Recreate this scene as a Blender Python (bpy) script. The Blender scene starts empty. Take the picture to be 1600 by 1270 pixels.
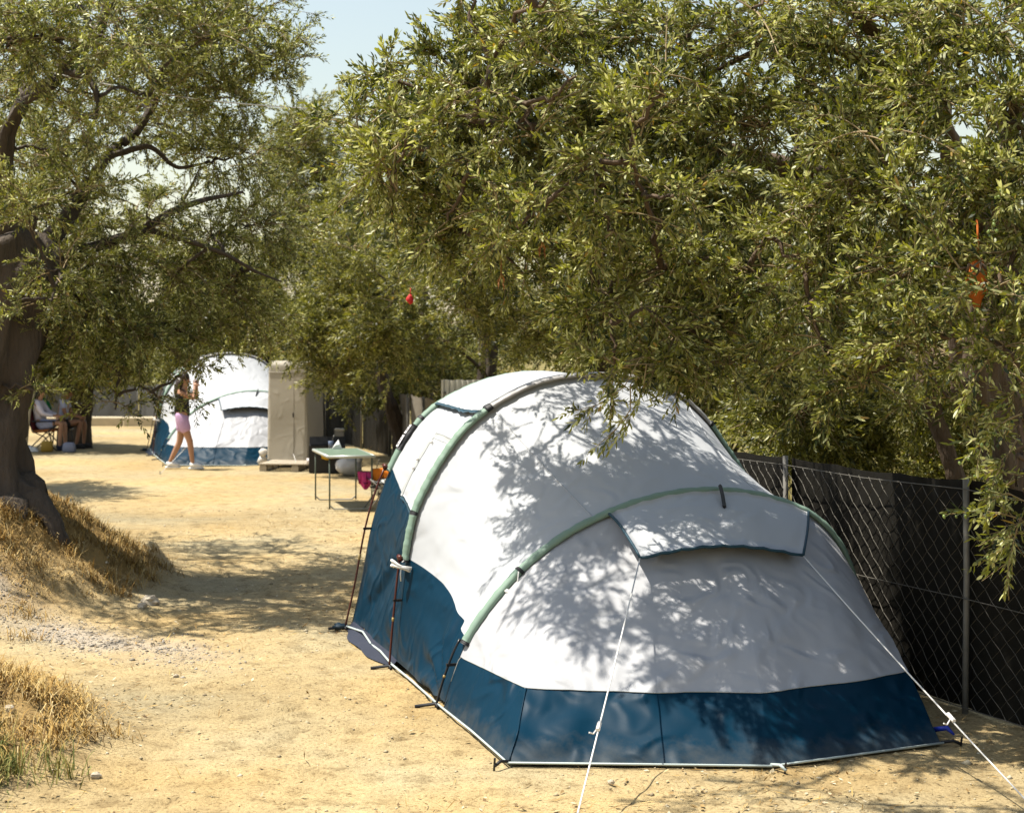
import bpy, math, random
import numpy as np
from mathutils import Vector, Matrix, Quaternion

# ------------------------------------------------------------------ camera, sky, sun, exposure
scene = bpy.context.scene
COL = scene.collection
EYE, FPX, HOR = 2.2, 2600.0, 533.0          # eye height, focal length and horizon row of the photograph


def at(px, py, d):
    """the point d metres in front of the lens that the photograph shows at (px, py)"""
    return Vector(((px - 800) * d / FPX, d, EYE - (py - HOR) * d / FPX))


def on_ground(px, py):
    return at(px, py, EYE * FPX / (py - HOR))


cam = bpy.data.cameras.new("camera")
cam.sensor_width = 36
cam.sensor_fit = 'HORIZONTAL'
cam.lens = 36 * FPX / 1600
cam.shift_y = -(635 - HOR) / 1600
cam.clip_start, cam.clip_end = 0.1, 2000
cam.dof.use_dof = True
cam.dof.focus_distance = 9.6
cam.dof.aperture_fstop = 4.5
cam_ob = bpy.data.objects.new("camera", cam)
cam_ob.location = (0, 0, EYE)
cam_ob.rotation_euler = (math.pi / 2, 0, 0)
COL.objects.link(cam_ob)
scene.camera = cam_ob

TO_SUN = Vector((-0.39, 0.06, 0.89)).normalized()
world = bpy.data.worlds.new("World")
scene.world = world
world.use_nodes = True
wn = world.node_tree
sky = wn.nodes.new('ShaderNodeTexSky')
sky.sky_type = 'NISHITA'
sky.sun_disc = False
sky.sun_elevation = math.asin(TO_SUN.z)
sky.sun_rotation = math.atan2(TO_SUN.x, TO_SUN.y)
sky.air_density = 1.6
sky.dust_density = 0.9
sky.ozone_density = 0.4
haze_sat = wn.nodes.new('ShaderNodeHueSaturation')      # a hazy, whitish summer sky
haze_sat.inputs['Saturation'].default_value = 0.74
wn.links.new(sky.outputs[0], haze_sat.inputs['Color'])
wn.links.new(haze_sat.outputs[0], wn.nodes['Background'].inputs[0])
wn.nodes['Background'].inputs[1].default_value = 0.085
sun = bpy.data.lights.new("sun", 'SUN')
sun.energy = 5.0
sun.angle = math.radians(0.55)
sun.color = (1.0, 0.945, 0.84)
sun_ob = bpy.data.objects.new("sun", sun)
sun_ob.rotation_euler = TO_SUN.to_track_quat('Z', 'Y').to_euler()
sun_ob.location = (-10, 0, 30)
COL.objects.link(sun_ob)
scene.view_settings.view_transform = 'Standard'
scene.view_settings.look = 'None'
scene.view_settings.gamma = 1
scene.view_settings.exposure = 0.9
scene.render.engine = 'CYCLES'
scene.cycles.max_bounces = 6
scene.cycles.diffuse_bounces = 1
scene.cycles.transparent_max_bounces = 6

RNG = np.random.default_rng(7)
random.seed(7)


# ------------------------------------------------------------------ helpers
def tag(o, label=None, cat=None, group=None, kind=None):
    if label: o['label'] = label
    if cat: o['category'] = cat
    if group: o['group'] = group
    if kind: o['kind'] = kind
    return o


def thing(name, label, cat, loc=(0, 0, 0), rz=0, group=None):
    o = bpy.data.objects.new(name, None)
    o.empty_display_size = 0.2
    COL.objects.link(o)
    o.location = loc
    o.rotation_euler = (0, 0, rz)
    return tag(o, label, cat, group)


def link(name, me, mat=None, parent=None, smooth=False):
    if mat is not None:
        if isinstance(mat, (list, tuple)):
            for m in mat: me.materials.append(m)
        else:
            me.materials.append(mat)
    if smooth and len(me.polygons):
        me.polygons.foreach_set('use_smooth', np.ones(len(me.polygons), bool))
    o = bpy.data.objects.new(name, me)
    COL.objects.link(o)
    if parent is not None: o.parent = parent
    return o


def np_mesh(name, verts, faces, attr=None):
    """verts (n,3), faces (m,k) with one k; attr: {name: per-vertex floats}"""
    verts = np.asarray(verts, np.float32)
    faces = np.asarray(faces, np.int32)
    me = bpy.data.meshes.new(name)
    n, (m, k) = len(verts), faces.shape
    me.vertices.add(n)
    me.vertices.foreach_set('co', verts.ravel())
    me.loops.add(m * k)
    me.loops.foreach_set('vertex_index', faces.ravel())
    me.polygons.add(m)
    me.polygons.foreach_set('loop_start', np.arange(0, m * k, k, dtype=np.int32))
    me.update(calc_edges=True)
    for a, vals in (attr or {}).items():
        at_ = me.attributes.new(a, 'FLOAT', 'POINT')
        at_.data.foreach_set('value', np.asarray(vals, np.float32))
    me.validate()
    return me


class MB:
    """collects simple shapes and links them as one mesh object"""
    def __init__(self): self.v, self.f = [], []

    def add(self, vs, fs):
        b = len(self.v)
        self.v += [tuple(p) for p in vs]
        self.f += [tuple(i + b for i in f) for f in fs]
        return self

    def box(self, c, s, rz=0, taper=1.0, rot=None, bev=0.0):
        hx, hy, hz = s[0] / 2, s[1] / 2, s[2] / 2
        M = rot if rot is not None else Matrix.Rotation(rz, 3, 'Z')
        if bev <= 0:
            pts = [(x * hx * (taper if z > 0 else 1), y * hy * (taper if z > 0 else 1), z * hz) for z in (-1, 1) for x, y in ((-1, -1), (1, -1), (1, 1), (-1, 1))]
            fs = [(3, 2, 1, 0), (4, 5, 6, 7)] + [(i, (i + 1) % 4, (i + 1) % 4 + 4, i + 4) for i in range(4)]
        else:
            b = min(bev, hx * .9, hy * .9, hz * .9)
            pts, fs = [], []
            def ring(ix, iy, z, t):
                ix, iy = ix * t, iy * t
                r = b
                return [(-ix + r, -iy, z), (ix - r, -iy, z), (ix, -iy + r, z), (ix, iy - r, z), (ix - r, iy, z), (-ix + r, iy, z), (-ix, iy - r, z), (-ix, -iy + r, z)]
            for ix, iy, z, t in ((hx - b, hy - b, -hz, 1), (hx, hy, -hz + b, 1), (hx, hy, hz - b, taper), (hx - b, hy - b, hz, taper)):
                pts += ring(ix, iy, z, t)
            for k in range(3):
                fs += [(k * 8 + i, k * 8 + (i + 1) % 8, k * 8 + 8 + (i + 1) % 8, k * 8 + 8 + i) for i in range(8)]
            fs += [tuple(reversed(range(8))), tuple(range(24, 32))]
        return self.add([Vector(c) + M @ Vector(p) for p in pts], fs)

    def tube(self, pts, r, n=8, cap=True, flat=None):
        pts = [Vector(p) for p in pts]
        rs = list(r) if hasattr(r, '__len__') else [r] * len(pts)
        vs, fs = [], []
        up = None
        for i, p in enumerate(pts):
            a, b = pts[max(i - 1, 0)], pts[min(i + 1, len(pts) - 1)]
            d = (b - a).normalized()
            if up is None:
                up = Vector((0, 0, 1)) if abs(d.z) < .9 else Vector((1, 0, 0))
            s = d.cross(up)
            if s.length < 1e-5: s = d.cross(Vector((0, 1, 0)))
            s.normalize()
            up = s.cross(d).normalized()
            for k in range(n):
                an = 2 * math.pi * k / n
                vs.append(p + s * math.cos(an) * rs[i] + up * math.sin(an) * rs[i])
        for i in range(len(pts) - 1):
            fs += [(i * n + k, i * n + (k + 1) % n, (i + 1) * n + (k + 1) % n, (i + 1) * n + k) for k in range(n)]
        if cap:
            fs += [tuple(reversed(range(n))), tuple(range((len(pts) - 1) * n, len(pts) * n))]
        return self.add(vs, fs)

    def lump(self, c, s, seed=0, n=10, m=6, rough=.18):
        rr = random.Random(seed)
        vs, fs = [], []
        for j in range(1, m):
            th = math.pi * j / m
            for i in range(n):
                ph = 2 * math.pi * i / n
                k = 1 + rr.uniform(-rough, rough)
                vs.append((c[0] + s[0] * k * math.sin(th) * math.cos(ph), c[1] + s[1] * k * math.sin(th) * math.sin(ph), c[2] + s[2] * k * math.cos(th)))
        t, b = len(vs), len(vs) + 1
        vs += [(c[0], c[1], c[2] + s[2]), (c[0], c[1], c[2] - s[2])]
        for j in range(m - 2):
            fs += [(j * n + i, (j + 1) * n + i, (j + 1) * n + (i + 1) % n, j * n + (i + 1) % n) for i in range(n)]
        fs += [(t, i, (i + 1) % n) for i in range(n)] + [(b, (m - 2) * n + (i + 1) % n, (m - 2) * n + i) for i in range(n)]
        return self.add(vs, fs)

    def build(self, name, mat, parent=None, smooth=False):
        me = bpy.data.meshes.new(name)
        me.from_pydata([tuple(p) for p in self.v], [], self.f)
        me.update()
        return link(name, me, mat, parent, smooth)


def vnoise(x, y, seed=0):
    """smooth value noise in [-1, 1], vectorised"""
    x, y = np.asarray(x, float), np.asarray(y, float)
    xi, yi = np.floor(x).astype(np.int64), np.floor(y).astype(np.int64)
    fx, fy = x - xi, y - yi
    fx, fy = fx * fx * (3 - 2 * fx), fy * fy * (3 - 2 * fy)
    def h(a, b):
        n = (a * 374761393 + b * 668265263 + seed * 974634541) & 0xffffffff
        n = ((n ^ (n >> 13)) * 1274126177) & 0xffffffff
        return ((n ^ (n >> 16)) & 0xffff) / 32767.5 - 1
    return (h(xi, yi) * (1 - fx) + h(xi + 1, yi) * fx) * (1 - fy) + (h(xi, yi + 1) * (1 - fx) + h(xi + 1, yi + 1) * fx) * fy


def sstep(a, b, x):
    t = np.clip((np.asarray(x, float) - a) / (b - a), 0, 1)
    return t * t * (3 - 2 * t)


# ------------------------------------------------------------------ materials
def nodes_of(name):
    m = bpy.data.materials.new(name)
    m.use_nodes = True
    nt = m.node_tree
    return m, nt, nt.nodes, nt.links, nt.nodes['Principled BSDF']


def mix_rgb(nt, fac, a, b):
    n = nt.nodes.new('ShaderNodeMix')
    n.data_type = 'RGBA'
    for sock, val in ((n.inputs[0], fac), (n.inputs[6], a), (n.inputs[7], b)):
        if hasattr(val, 'default_value') or hasattr(val, 'is_linked'): nt.links.new(val, sock)
        elif isinstance(val, (int, float)): sock.default_value = val
        else: sock.default_value = (*val, 1)
    return n.outputs[2]


def noise(nt, scale, detail=4, coord='Object', rough=.55, vec_scale=None):
    tc = nt.nodes.new('ShaderNodeTexCoord')
    n = nt.nodes.new('ShaderNodeTexNoise')
    n.inputs['Scale'].default_value = scale
    n.inputs['Detail'].default_value = detail
    n.inputs['Roughness'].default_value = rough
    if vec_scale:
        mp = nt.nodes.new('ShaderNodeMapping')
        mp.inputs['Scale'].default_value = vec_scale
        nt.links.new(tc.outputs[coord], mp.inputs[0])
        nt.links.new(mp.outputs[0], n.inputs['Vector'])
    else:
        nt.links.new(tc.outputs[coord], n.inputs['Vector'])
    return n.outputs[0]


def ramp(nt, fac, stops):
    r = nt.nodes.new('ShaderNodeValToRGB')
    nt.links.new(fac, r.inputs[0])
    el = r.color_ramp.elements
    while len(el) < len(stops): el.new(0.5)
    for e, (p, c) in zip(el, stops):
        e.position = p
        e.color = (*c, 1) if len(c) == 3 else c
    return r.outputs[0]


def bump(nt, bsdf, height, strength=.3, dist=.01):
    b = nt.nodes.new('ShaderNodeBump')
    b.inputs['Strength'].default_value = strength
    b.inputs['Distance'].default_value = dist
    nt.links.new(height, b.inputs['Height'])
    nt.links.new(b.outputs[0], bsdf.inputs['Normal'])
    return b


def plain(name, c, rough=.6, var=.25, scale=8, bmp=.15, spec=.4, metal=0, dist=.004):
    m, nt, N, L, P = nodes_of(name)
    n = noise(nt, scale)
    dark = tuple(v * (1 - var) for v in c)
    lite = tuple(min(v * (1 + var * .6), 1) for v in c)
    L.new(mix_rgb(nt, n, dark, lite), P.inputs['Base Color'])
    P.inputs['Roughness'].default_value = rough
    P.inputs['Specular IOR Level'].default_value = spec
    P.inputs['Metallic'].default_value = metal
    if bmp: bump(nt, P, noise(nt, scale * 5, 5), bmp, dist)
    return m


def fabric(name, c, rough=.5, spec=.35, var=.06, crinkle=.5, dusty=0.0):
    m, nt, N, L, P = nodes_of(name)
    n = noise(nt, 2.2, 5)
    L.new(mix_rgb(nt, n, tuple(v * (1 - var) for v in c), tuple(v * (1 + var * .5) for v in c)), P.inputs['Base Color'])
    P.inputs['Roughness'].default_value = rough
    P.inputs['Specular IOR Level'].default_value = spec
    # creases: warped ridged noise, plus a fine weave
    a = N.new('ShaderNodeTexNoise')
    tc = N.new('ShaderNodeTexCoord')
    L.new(tc.outputs['Object'], a.inputs['Vector'])
    a.inputs['Scale'].default_value = 3.6
    a.inputs['Detail'].default_value = 6
    a.inputs['Distortion'].default_value = 1.3
    a.noise_type = 'RIDGED_MULTIFRACTAL' if hasattr(a, 'noise_type') else a.noise_type
    if 'Roughness' in a.inputs: a.inputs['Roughness'].default_value = .45
    bump(nt, P, a.outputs[0], crinkle, .035)
    if dusty:
        # sand dust splashed on the lowest part of the cloth
        z = N.new('ShaderNodeSeparateXYZ')
        L.new(tc.outputs['Object'], z.inputs[0])
        dn = noise(nt, 7, 6, rough=.75)
        sc_ = N.new('ShaderNodeMath'); sc_.operation = 'MULTIPLY_ADD'
        L.new(dn, sc_.inputs[0]); sc_.inputs[1].default_value = -.34; L.new(z.outputs[2], sc_.inputs[2])
        mr = N.new('ShaderNodeMapRange')
        L.new(sc_.outputs[0], mr.inputs[0])
        mr.inputs[1].default_value = -.17; mr.inputs[2].default_value = -.05; mr.inputs[3].default_value = dusty; mr.inputs[4].default_value = 0
        src = P.inputs['Base Color'].links[0].from_socket
        L.new(mix_rgb(nt, mr.outputs[0], src, (.30, .235, .14)), P.inputs['Base Color'])
    return m


M = {}
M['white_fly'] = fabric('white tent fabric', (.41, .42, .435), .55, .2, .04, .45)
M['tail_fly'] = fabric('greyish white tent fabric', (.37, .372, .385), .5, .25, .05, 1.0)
M['navy_fly'] = fabric('navy tent fabric', (.0007, .022, .045), .48, .09, .12, 1.0, .10)
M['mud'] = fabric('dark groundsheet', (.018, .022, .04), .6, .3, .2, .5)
M['sage'] = fabric('sage green sleeve', (.19, .275, .215), .6, .3, .06, .25)
M['grey_sleeve'] = fabric('grey sleeve', (.30, .29, .28), .45, .4, .1, .5)
M['teal_hem'] = plain('dark teal hem', (.01, .045, .07), .6, .1, 20, 0)
M['pale_hem'] = plain('pale hem tape', (.42, .48, .46), .6, .1, 20, 0)
M['seam'] = plain('grey seam tape', (.36, .37, .36), .6, .1, 30, 0)
M['black_web'] = plain('black webbing', (.008, .008, .01), .6, .2, 60, .1)
M['rope'] = plain('white cord', (.72, .70, .66), .7, .1, 90, .2)
M['red_pole'] = plain('dark red fibreglass pole', (.085, .016, .010), .35, .2, 20, 0)
M['black_pole'] = plain('black fibreglass pole', (.010, .010, .012), .35, .2, 20, 0)
M['gold'] = plain('brass ferrule', (.35, .24, .08), .4, .1, 20, 0)
M['steel'] = plain('galvanised steel', (.20, .19, .17), .65, .35, 25, .1, metal=.3)
M['wire'] = plain('galvanised wire', (.11, .10, .082), .6, .2, 30, 0, metal=.2)
M['concrete'] = plain('grey concrete', (.30, .29, .26), .9, .3, 7, .4)
M['stone'] = plain('pale stone', (.46, .39, .29), .9, .3, 14, .5)
M['pebble'] = plain('sandy pebbles', (.52, .40, .23), .95, .45, 9, 0)
M['straw'] = plain('dry straw', (.52, .33, .10), .75, .5, 4, 0)
M['litter'] = plain('dry leaf litter', (.40, .30, .16), .8, .55, 5, 0)
M['green_grass'] = plain('green grass', (.17, .17, .045), .6, .5, 4, 0)


def leaf_mat(name, dark, lite, silver, trans=.25):
    m, nt, N, L, P = nodes_of(name)
    a = N.new('ShaderNodeAttribute')
    a.attribute_name = 'rnd'
    col = ramp(nt, a.outputs['Fac'], [(0, dark), (.55, lite), (.72, lite), (.80, silver), (.97, silver), (1, (.30, .20, .05))])
    L.new(col, P.inputs['Base Color'])
    P.inputs['Roughness'].default_value = .47
    P.inputs['Specular IOR Level'].default_value = .55
    t = N.new('ShaderNodeBsdfTranslucent')
    hs = N.new('ShaderNodeHueSaturation')
    hs.inputs['Saturation'].default_value = 1.15
    hs.inputs['Value'].default_value = 1.6
    L.new(col, hs.inputs['Color'])
    L.new(hs.outputs[0], t.inputs[0])
    mx = N.new('ShaderNodeMixShader')
    mx.inputs[0].default_value = trans
    L.new(P.outputs[0], mx.inputs[1])
    L.new(t.outputs[0], mx.inputs[2])
    L.new(mx.outputs[0], N['Material Output'].inputs[0])
    return m


def island(name, stops, rough=.8):
    m, nt, N, L, P = nodes_of(name)
    g = N.new('ShaderNodeNewGeometry')
    L.new(ramp(nt, g.outputs['Random Per Island'], stops), P.inputs['Base Color'])
    P.inputs['Roughness'].default_value = rough
    P.inputs['Specular IOR Level'].default_value = .2
    return m


M['straw'] = island('dry straw', [(0, (.13, .075, .025)), (.35, (.34, .20, .05)), (.7, (.43, .29, .095)), (1, (.50, .39, .20))])
M['litter'] = island('dry leaf litter', [(0, (.11, .07, .035)), (.4, (.33, .21, .08)), (.75, (.44, .34, .18)), (1, (.55, .49, .36))])
M['pebble'] = island('sandy pebbles', [(0, (.20, .155, .10)), (.5, (.38, .31, .19)), (1, (.52, .46, .34))], .95)
M['green_grass'] = island('green grass', [(0, (.07, .09, .02)), (.5, (.15, .16, .04)), (.8, (.30, .26, .08)), (1, (.45, .33, .11))])
M['leaf'] = leaf_mat('olive leaves', (.028, .042, .009), (.235, .240, .044), (.50, .50, .21), .30)
M['leaf_far'] = leaf_mat('olive leaves of further trees', (.028, .038, .008), (.19, .188, .031), (.37, .355, .12), .30)


def bark_mat(name, c0, c1):
    m, nt, N, L, P = nodes_of(name)
    n = noise(nt, 5, 7, vec_scale=(3.0, 3.0, .6))
    n2 = noise(nt, 2.0, 3)
    L.new(mix_rgb(nt, n2, mix_rgb(nt, n, c0, c1), tuple((a + b) * .5 for a, b in zip(c0, c1))), P.inputs['Base Color'])
    P.inputs['Roughness'].default_value = .9
    bump(nt, P, n, 1.0, .06)
    return m


M['bark'] = bark_mat('olive bark', (.014, .010, .007), (.125, .092, .064))
M['bark_warm'] = bark_mat('warm olive bark', (.045, .027, .016), (.165, .11, .066))
M['twig'] = plain('olive twigs', (.30, .225, .115), .8, .4, 6, 0)

# ground: sand, straw and gravel weights come from where each grows
m, nt, N, L, P = nodes_of('dry sandy ground')
n1 = noise(nt, .55, 5)
n2 = noise(nt, 6.0, 6, rough=.65)
n3 = noise(nt, 48.0, 4, rough=.7)
sand = ramp(nt, n1, [(.30, (.42, .300, .138)), (.5, (.395, .308, .168)), (.68, (.36, .308, .195))])
macro = ramp(nt, noise(nt, .22, 4), [(.35, (.80, .79, .77)), (.5, (1, 1, 1)), (.66, (1.14, 1.13, 1.10))])
mac = N.new('ShaderNodeMix'); mac.data_type = 'RGBA'; mac.blend_type = 'MULTIPLY'; mac.inputs[0].default_value = 1
L.new(sand, mac.inputs[6]); L.new(macro, mac.inputs[7])
sand = mac.outputs[2]
fine = ramp(nt, n2, [(.32, (.50, .45, .38)), (.47, (.92, .90, .86)), (.68, (1.15, 1.14, 1.1))])
mul = N.new('ShaderNodeMix'); mul.data_type = 'RGBA'; mul.blend_type = 'MULTIPLY'; mul.inputs[0].default_value = .75
L.new(sand, mul.inputs[6]); L.new(fine, mul.inputs[7])
grit = ramp(nt, n3, [(.36, (.42, .37, .3)), (.46, (1, 1, 1)), (.60, (1, 1, 1)), (.70, (1.4, 1.36, 1.28))])
mul2 = N.new('ShaderNodeMix'); mul2.data_type = 'RGBA'; mul2.blend_type = 'MULTIPLY'; mul2.inputs[0].default_value = .7
L.new(mul.outputs[2], mul2.inputs[6]); L.new(grit, mul2.inputs[7])
col = mul2.outputs[2]
for nm, c_lo, c_hi, sc in (('gravel', (.27, .22, .16), (.50, .43, .35), 30), ('straw', (.13, .08, .03), (.40, .25, .08), 22), ('olive', (.09, .08, .025), (.22, .18, .06), 9)):
    a = N.new('ShaderNodeAttribute'); a.attribute_name = nm
    tint = mix_rgb(nt, noise(nt, sc, 5, rough=.7), c_lo, c_hi)
    col = mix_rgb(nt, a.outputs['Fac'], col, tint)
L.new(col, P.inputs['Base Color'])
P.inputs['Roughness'].default_value = .95
P.inputs['Specular IOR Level'].default_value = .15
mh = N.new('ShaderNodeMath'); mh.operation = 'ADD'
L.new(n3, mh.inputs[0]); L.new(n2, mh.inputs[1])
bump(nt, P, mh.outputs[0], .75, .02)
M['ground'] = m


# ------------------------------------------------------------------ ground
def mound(x, y):
    x, y = np.asarray(x, float), np.asarray(y, float)
    r1 = np.sqrt(((x + 5.6) / 2.85) ** 2 + ((y - 14.7) / 3.3) ** 2)
    z = .90 * sstep(1.0, .28, r1)
    r2 = np.sqrt(((x + 3.65) / 1.85) ** 2 + ((y - 8.9) / 2.1) ** 2)
    z = z + .46 * sstep(1.0, .1, r2)
    z = z + .16 * sstep(-2.2, -5.5, x) * sstep(21, 15, y)
    return z


def zg(x, y):
    x, y = np.asarray(x, float), np.asarray(y, float)
    b = mound(x, y)
    k = sstep(.02, .25, b)
    return b + .012 * vnoise(x * 1.3, y * 1.3, 1) + (.006 + .03 * k) * vnoise(x * 5, y * 5, 2) + (.004 + .012 * k) * vnoise(x * 14, y * 14, 3)


def axis(lo, hi, step, far_lo, far_hi, n):
    mid = np.arange(lo, hi + 1e-6, step)
    g = np.linspace(0, 1, n + 1)[1:] ** 2.2
    return np.concatenate([(lo + (far_lo - lo) * g)[::-1], mid, hi + (far_hi - hi) * g])


gx = axis(-7.5, 4.5, .045, -420, 420, 42)
gy = axis(6.4, 22, .045, -60, 700, 60)
XX, YY = np.meshgrid(gx, gy)
ZZ = zg(XX, YY)
rf_ = np.random.default_rng(140)                          # footprints trodden into the loose sand
for _ in range(260):
    fx, fy, fa = rf_.uniform(-3.0, .6), rf_.uniform(6.8, 21), rf_.normal(1.35, .5)
    i0, i1 = np.searchsorted(gx, (fx - .3, fx + .3)); j0, j1 = np.searchsorted(gy, (fy - .3, fy + .3))
    lx, ly = XX[j0:j1, i0:i1] - fx, YY[j0:j1, i0:i1] - fy
    a_, b_ = lx * math.cos(fa) + ly * math.sin(fa), -lx * math.sin(fa) + ly * math.cos(fa)
    q_ = np.sqrt((a_ / .15) ** 2 + (b_ / .065) ** 2)
    ZZ[j0:j1, i0:i1] += -.013 * sstep(1.0, .6, q_) + .006 * np.exp(-((q_ - 1.25) / .25) ** 2)
ny, nx = XX.shape
idx = np.arange(ny * nx).reshape(ny, nx)
faces = np.stack([idx[:-1, :-1], idx[:-1, 1:], idx[1:, 1:], idx[1:, :-1]], -1).reshape(-1, 4)

FENCE = [Vector(p) for p in ((3.75, 7.6), (2.676, 9.83), (1.95, 11.9), (1.28, 14.0), (.62, 16.6), (.05, 19.2), (-.5, 21.8), (-1.0, 24.4), (-1.45, 27.0), (-1.85, 29.4), (-2.35, 31.8), (-3.1, 34.2), (-4.1, 36.6), (-5.4, 39.2), (-6.9, 42.0), (-8.6, 44.6), (-10.4, 46.2), (-12.4, 46.9), (-14.6, 47.2), (-17, 47.3), (-20, 47.0))]


def right_of_fence(x, y):
    fx = np.interp(y, [p.y for p in FENCE[:17]], [p.x for p in FENCE[:17]])
    return np.where(y > 46, 1.0, sstep(.0, .5, x - fx))


def gravel_w(x, y):
    ln = 11.55 + (-2.0 - x) * .62        # centre line of the worn track climbing to the left
    w = np.exp(-((y - ln) / .42) ** 2) * sstep(-1.7, -2.5, x)
    return np.clip(w * (.8 + .5 * vnoise(x * 3, y * 3, 11)), 0, 1)


def straw_w(x, y):
    b = mound(x, y)
    w = sstep(.05, .25, b) * (.75 + .5 * vnoise(x * 1.7, y * 1.7, 21))
    w = w + .55 * sstep(.15, .6, vnoise(x * .9, y * 1.2, 22)) * sstep(.9, 1.6, x) * sstep(16, 11, y)
    return np.clip(w * (1 - .9 * gravel_w(x, y)), 0, 1)


gm = np_mesh('ground', np.stack([XX, YY, ZZ], -1).reshape(-1, 3), faces,
             {'gravel': gravel_w(XX, YY).ravel() * .85, 'straw': straw_w(XX, YY).ravel(), 'olive': (right_of_fence(XX, YY) * .85).ravel()})
tag(link('ground', gm, M['ground'], None, True), kind='structure')

# low kerb of the terrace at the far end of the clearing
kb = MB()
for i in range(8):
    x0 = -15.2 + i * 1.28
    kb.box((x0 + .62, 43.3 + .05 * math.sin(i), .10), (1.25, .32, .27), .02 * math.sin(i * 2.1), bev=.03)
tag(kb.build('kerb', plain('sandy kerb', (.50, .42, .28), .9, .25, 5, .3)), kind='structure')

# ------------------------------------------------------------------ the family tent
UX, UY = 0.28857677, -0.95745676
TENT_RZ = math.atan2(UY, UX)
TENT_O = Vector((-1.22654867, 12.65486726, 0))


def to_tent(p):
    d = Vector(p) - TENT_O
    return Vector((d.x * UX + d.y * UY, -d.x * UY + d.y * UX, d.z))


def smooth_profile(pts, n=400):
    P_ = np.array(pts, float)
    # Catmull-Rom through the measured points, then arc length
    ext = np.vstack([2 * P_[0] - P_[1], P_, 2 * P_[-1] - P_[-2]])
    out = []
    for i in range(1, len(ext) - 2):
        p0, p1, p2, p3 = ext[i - 1:i + 3]
        for t in np.linspace(0, 1, 12, endpoint=False):
            out.append(.5 * ((2 * p1) + (-p0 + p2) * t + (2 * p0 - 5 * p1 + 4 * p2 - p3) * t ** 2 + (-p0 + 3 * p1 - 3 * p2 + p3) * t ** 3))
    out.append(P_[-1])
    out = np.array(out)
    s = np.concatenate([[0], np.cumsum(np.linalg.norm(np.diff(out, axis=0), axis=1))])
    q = np.linspace(0, s[-1], n)
    return np.stack([np.interp(q, s, out[:, 0]), np.interp(q, s, out[:, 1])], 1)


HA = smooth_profile([(0, 0), (.08, .35), (.155, .75), (.235, 1.03), (.318, 1.234), (.459, 1.477), (.611, 1.647), (.80, 1.765), (1.05, 1.87), (1.30, 1.925), (1.50, 1.935), (1.75, 1.91), (2.02, 1.82), (2.24, 1.66), (2.40, 1.46), (2.54, 1.2), (2.64, .95), (2.71, .55), (2.75, .2), (2.77, 0)])
HB = smooth_profile([(0, 0), (.031, .364), (.075, .749), (.132, 1.03), (.225, 1.235), (.333, 1.411), (.467, 1.582), (.639, 1.724), (.785, 1.81), (.969, 1.892), (1.2, 1.942), (1.47, 1.955), (1.723, 1.93), (2.013, 1.829), (2.233, 1.646), (2.356, 1.484), (2.506, 1.27), (2.63, 1.02), (2.71, .749), (2.75, .364), (2.77, 0)])
HC = smooth_profile([(0, 0), (.055, .18), (.135, .368), (.266, .562), (.488, .80), (.774, 1.005), (1.066, 1.135), (1.276, 1.20), (1.533, 1.245), (1.793, 1.25), (2.057, 1.215), (2.324, 1.132), (2.505, 1.02), (2.642, .853), (2.733, .623), (2.80, .33), (2.84, 0)])
UA, UB, UC = 0.0, 1.556, 2.822


def prof(H, t):
    q = np.linspace(0, 1, len(H))
    return np.stack([np.interp(t, q, H[:, 0]), np.interp(t, q, H[:, 1])], -1)


def wrinkle(a, b, seed):
    return .5 * vnoise(a * 3.1, b * 7, seed) + .3 * vnoise(a * 8 + b * 3, b * 15, seed + 1) + .2 * vnoise(a * 19, b * 31 + a * 7, seed + 2)


def surf_ab(w, t):
    a, b = prof(HA, t), prof(HB, t)
    p = a * (1 - w)[..., None] + b * w[..., None]
    sag = .035 * 4 * w * (1 - w)
    c = np.array([1.42, .95])
    d = p - c
    d = d / np.linalg.norm(d, axis=-1, keepdims=True)
    p = p - d * sag[..., None] * sstep(.0, .2, t)[..., None] * sstep(1, .8, t)[..., None]
    p = p + d * (.010 * wrinkle(w * 1.5, t * 5.5, 3) * np.minimum(1, 8 * w * (1 - w)))[..., None]
    lt = t * 4.9                                     # tension fold from the far foot up to the next sleeve
    dist = lt - .80 * w ** .9
    fold = -.040 * np.clip(1 - np.abs(dist + .03) / np.where(dist > -.03, .12, .38), 0, 1) ** 1.3 * 4 * w * (1 - w) * sstep(1.15, .8, lt)
    p = p + d * fold[..., None]
    return np.stack([UA + (UB - UA) * w, p[..., 0], p[..., 1]], -1)


def surf_bc(w, t):
    a, b = prof(HB, t), prof(HC, t)
    p = a * (1 - w)[..., None] + b * w[..., None]
    sag = .055 * 4 * w * (1 - w)
    c = np.array([1.42, .5])
    d = p - c
    d = d / np.linalg.norm(d, axis=-1, keepdims=True)
    p = p - d * sag[..., None] * sstep(.02, .16, t)[..., None] * sstep(.98, .84, t)[..., None]
    p = p + d * (.009 * wrinkle(w * 1.3, t * 5.0, 9) * np.minimum(1, 8 * w * (1 - w)))[..., None]
    lt = t * 4.7                                     # folds fanning out from the foot of the low hoop
    dx = (1 - w) * 1.266
    rr_, ang = np.hypot(lt, dx), np.arctan2(lt, dx + .02)
    fan = .019 * np.exp(-((rr_ - .45) / .33) ** 2) * np.sin(ang * 17 + 2.5 * vnoise(rr_ * 3, ang * 2, 13)) * np.minimum(1, 7 * w * (1 - w)) * (t < .5)
    p = p + d * fan[..., None]
    return np.stack([UB + (UC - UB) * w, p[..., 0], p[..., 1]], -1)


P1, P2, P3 = (4.193, .0), (4.645, 1.276), (4.478, 2.367)
_base = [(UC, 0.0), P1, P2, P3, (UC, 2.84)]
_bt = [0.0, .285, .56, .80, 1.0]


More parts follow.
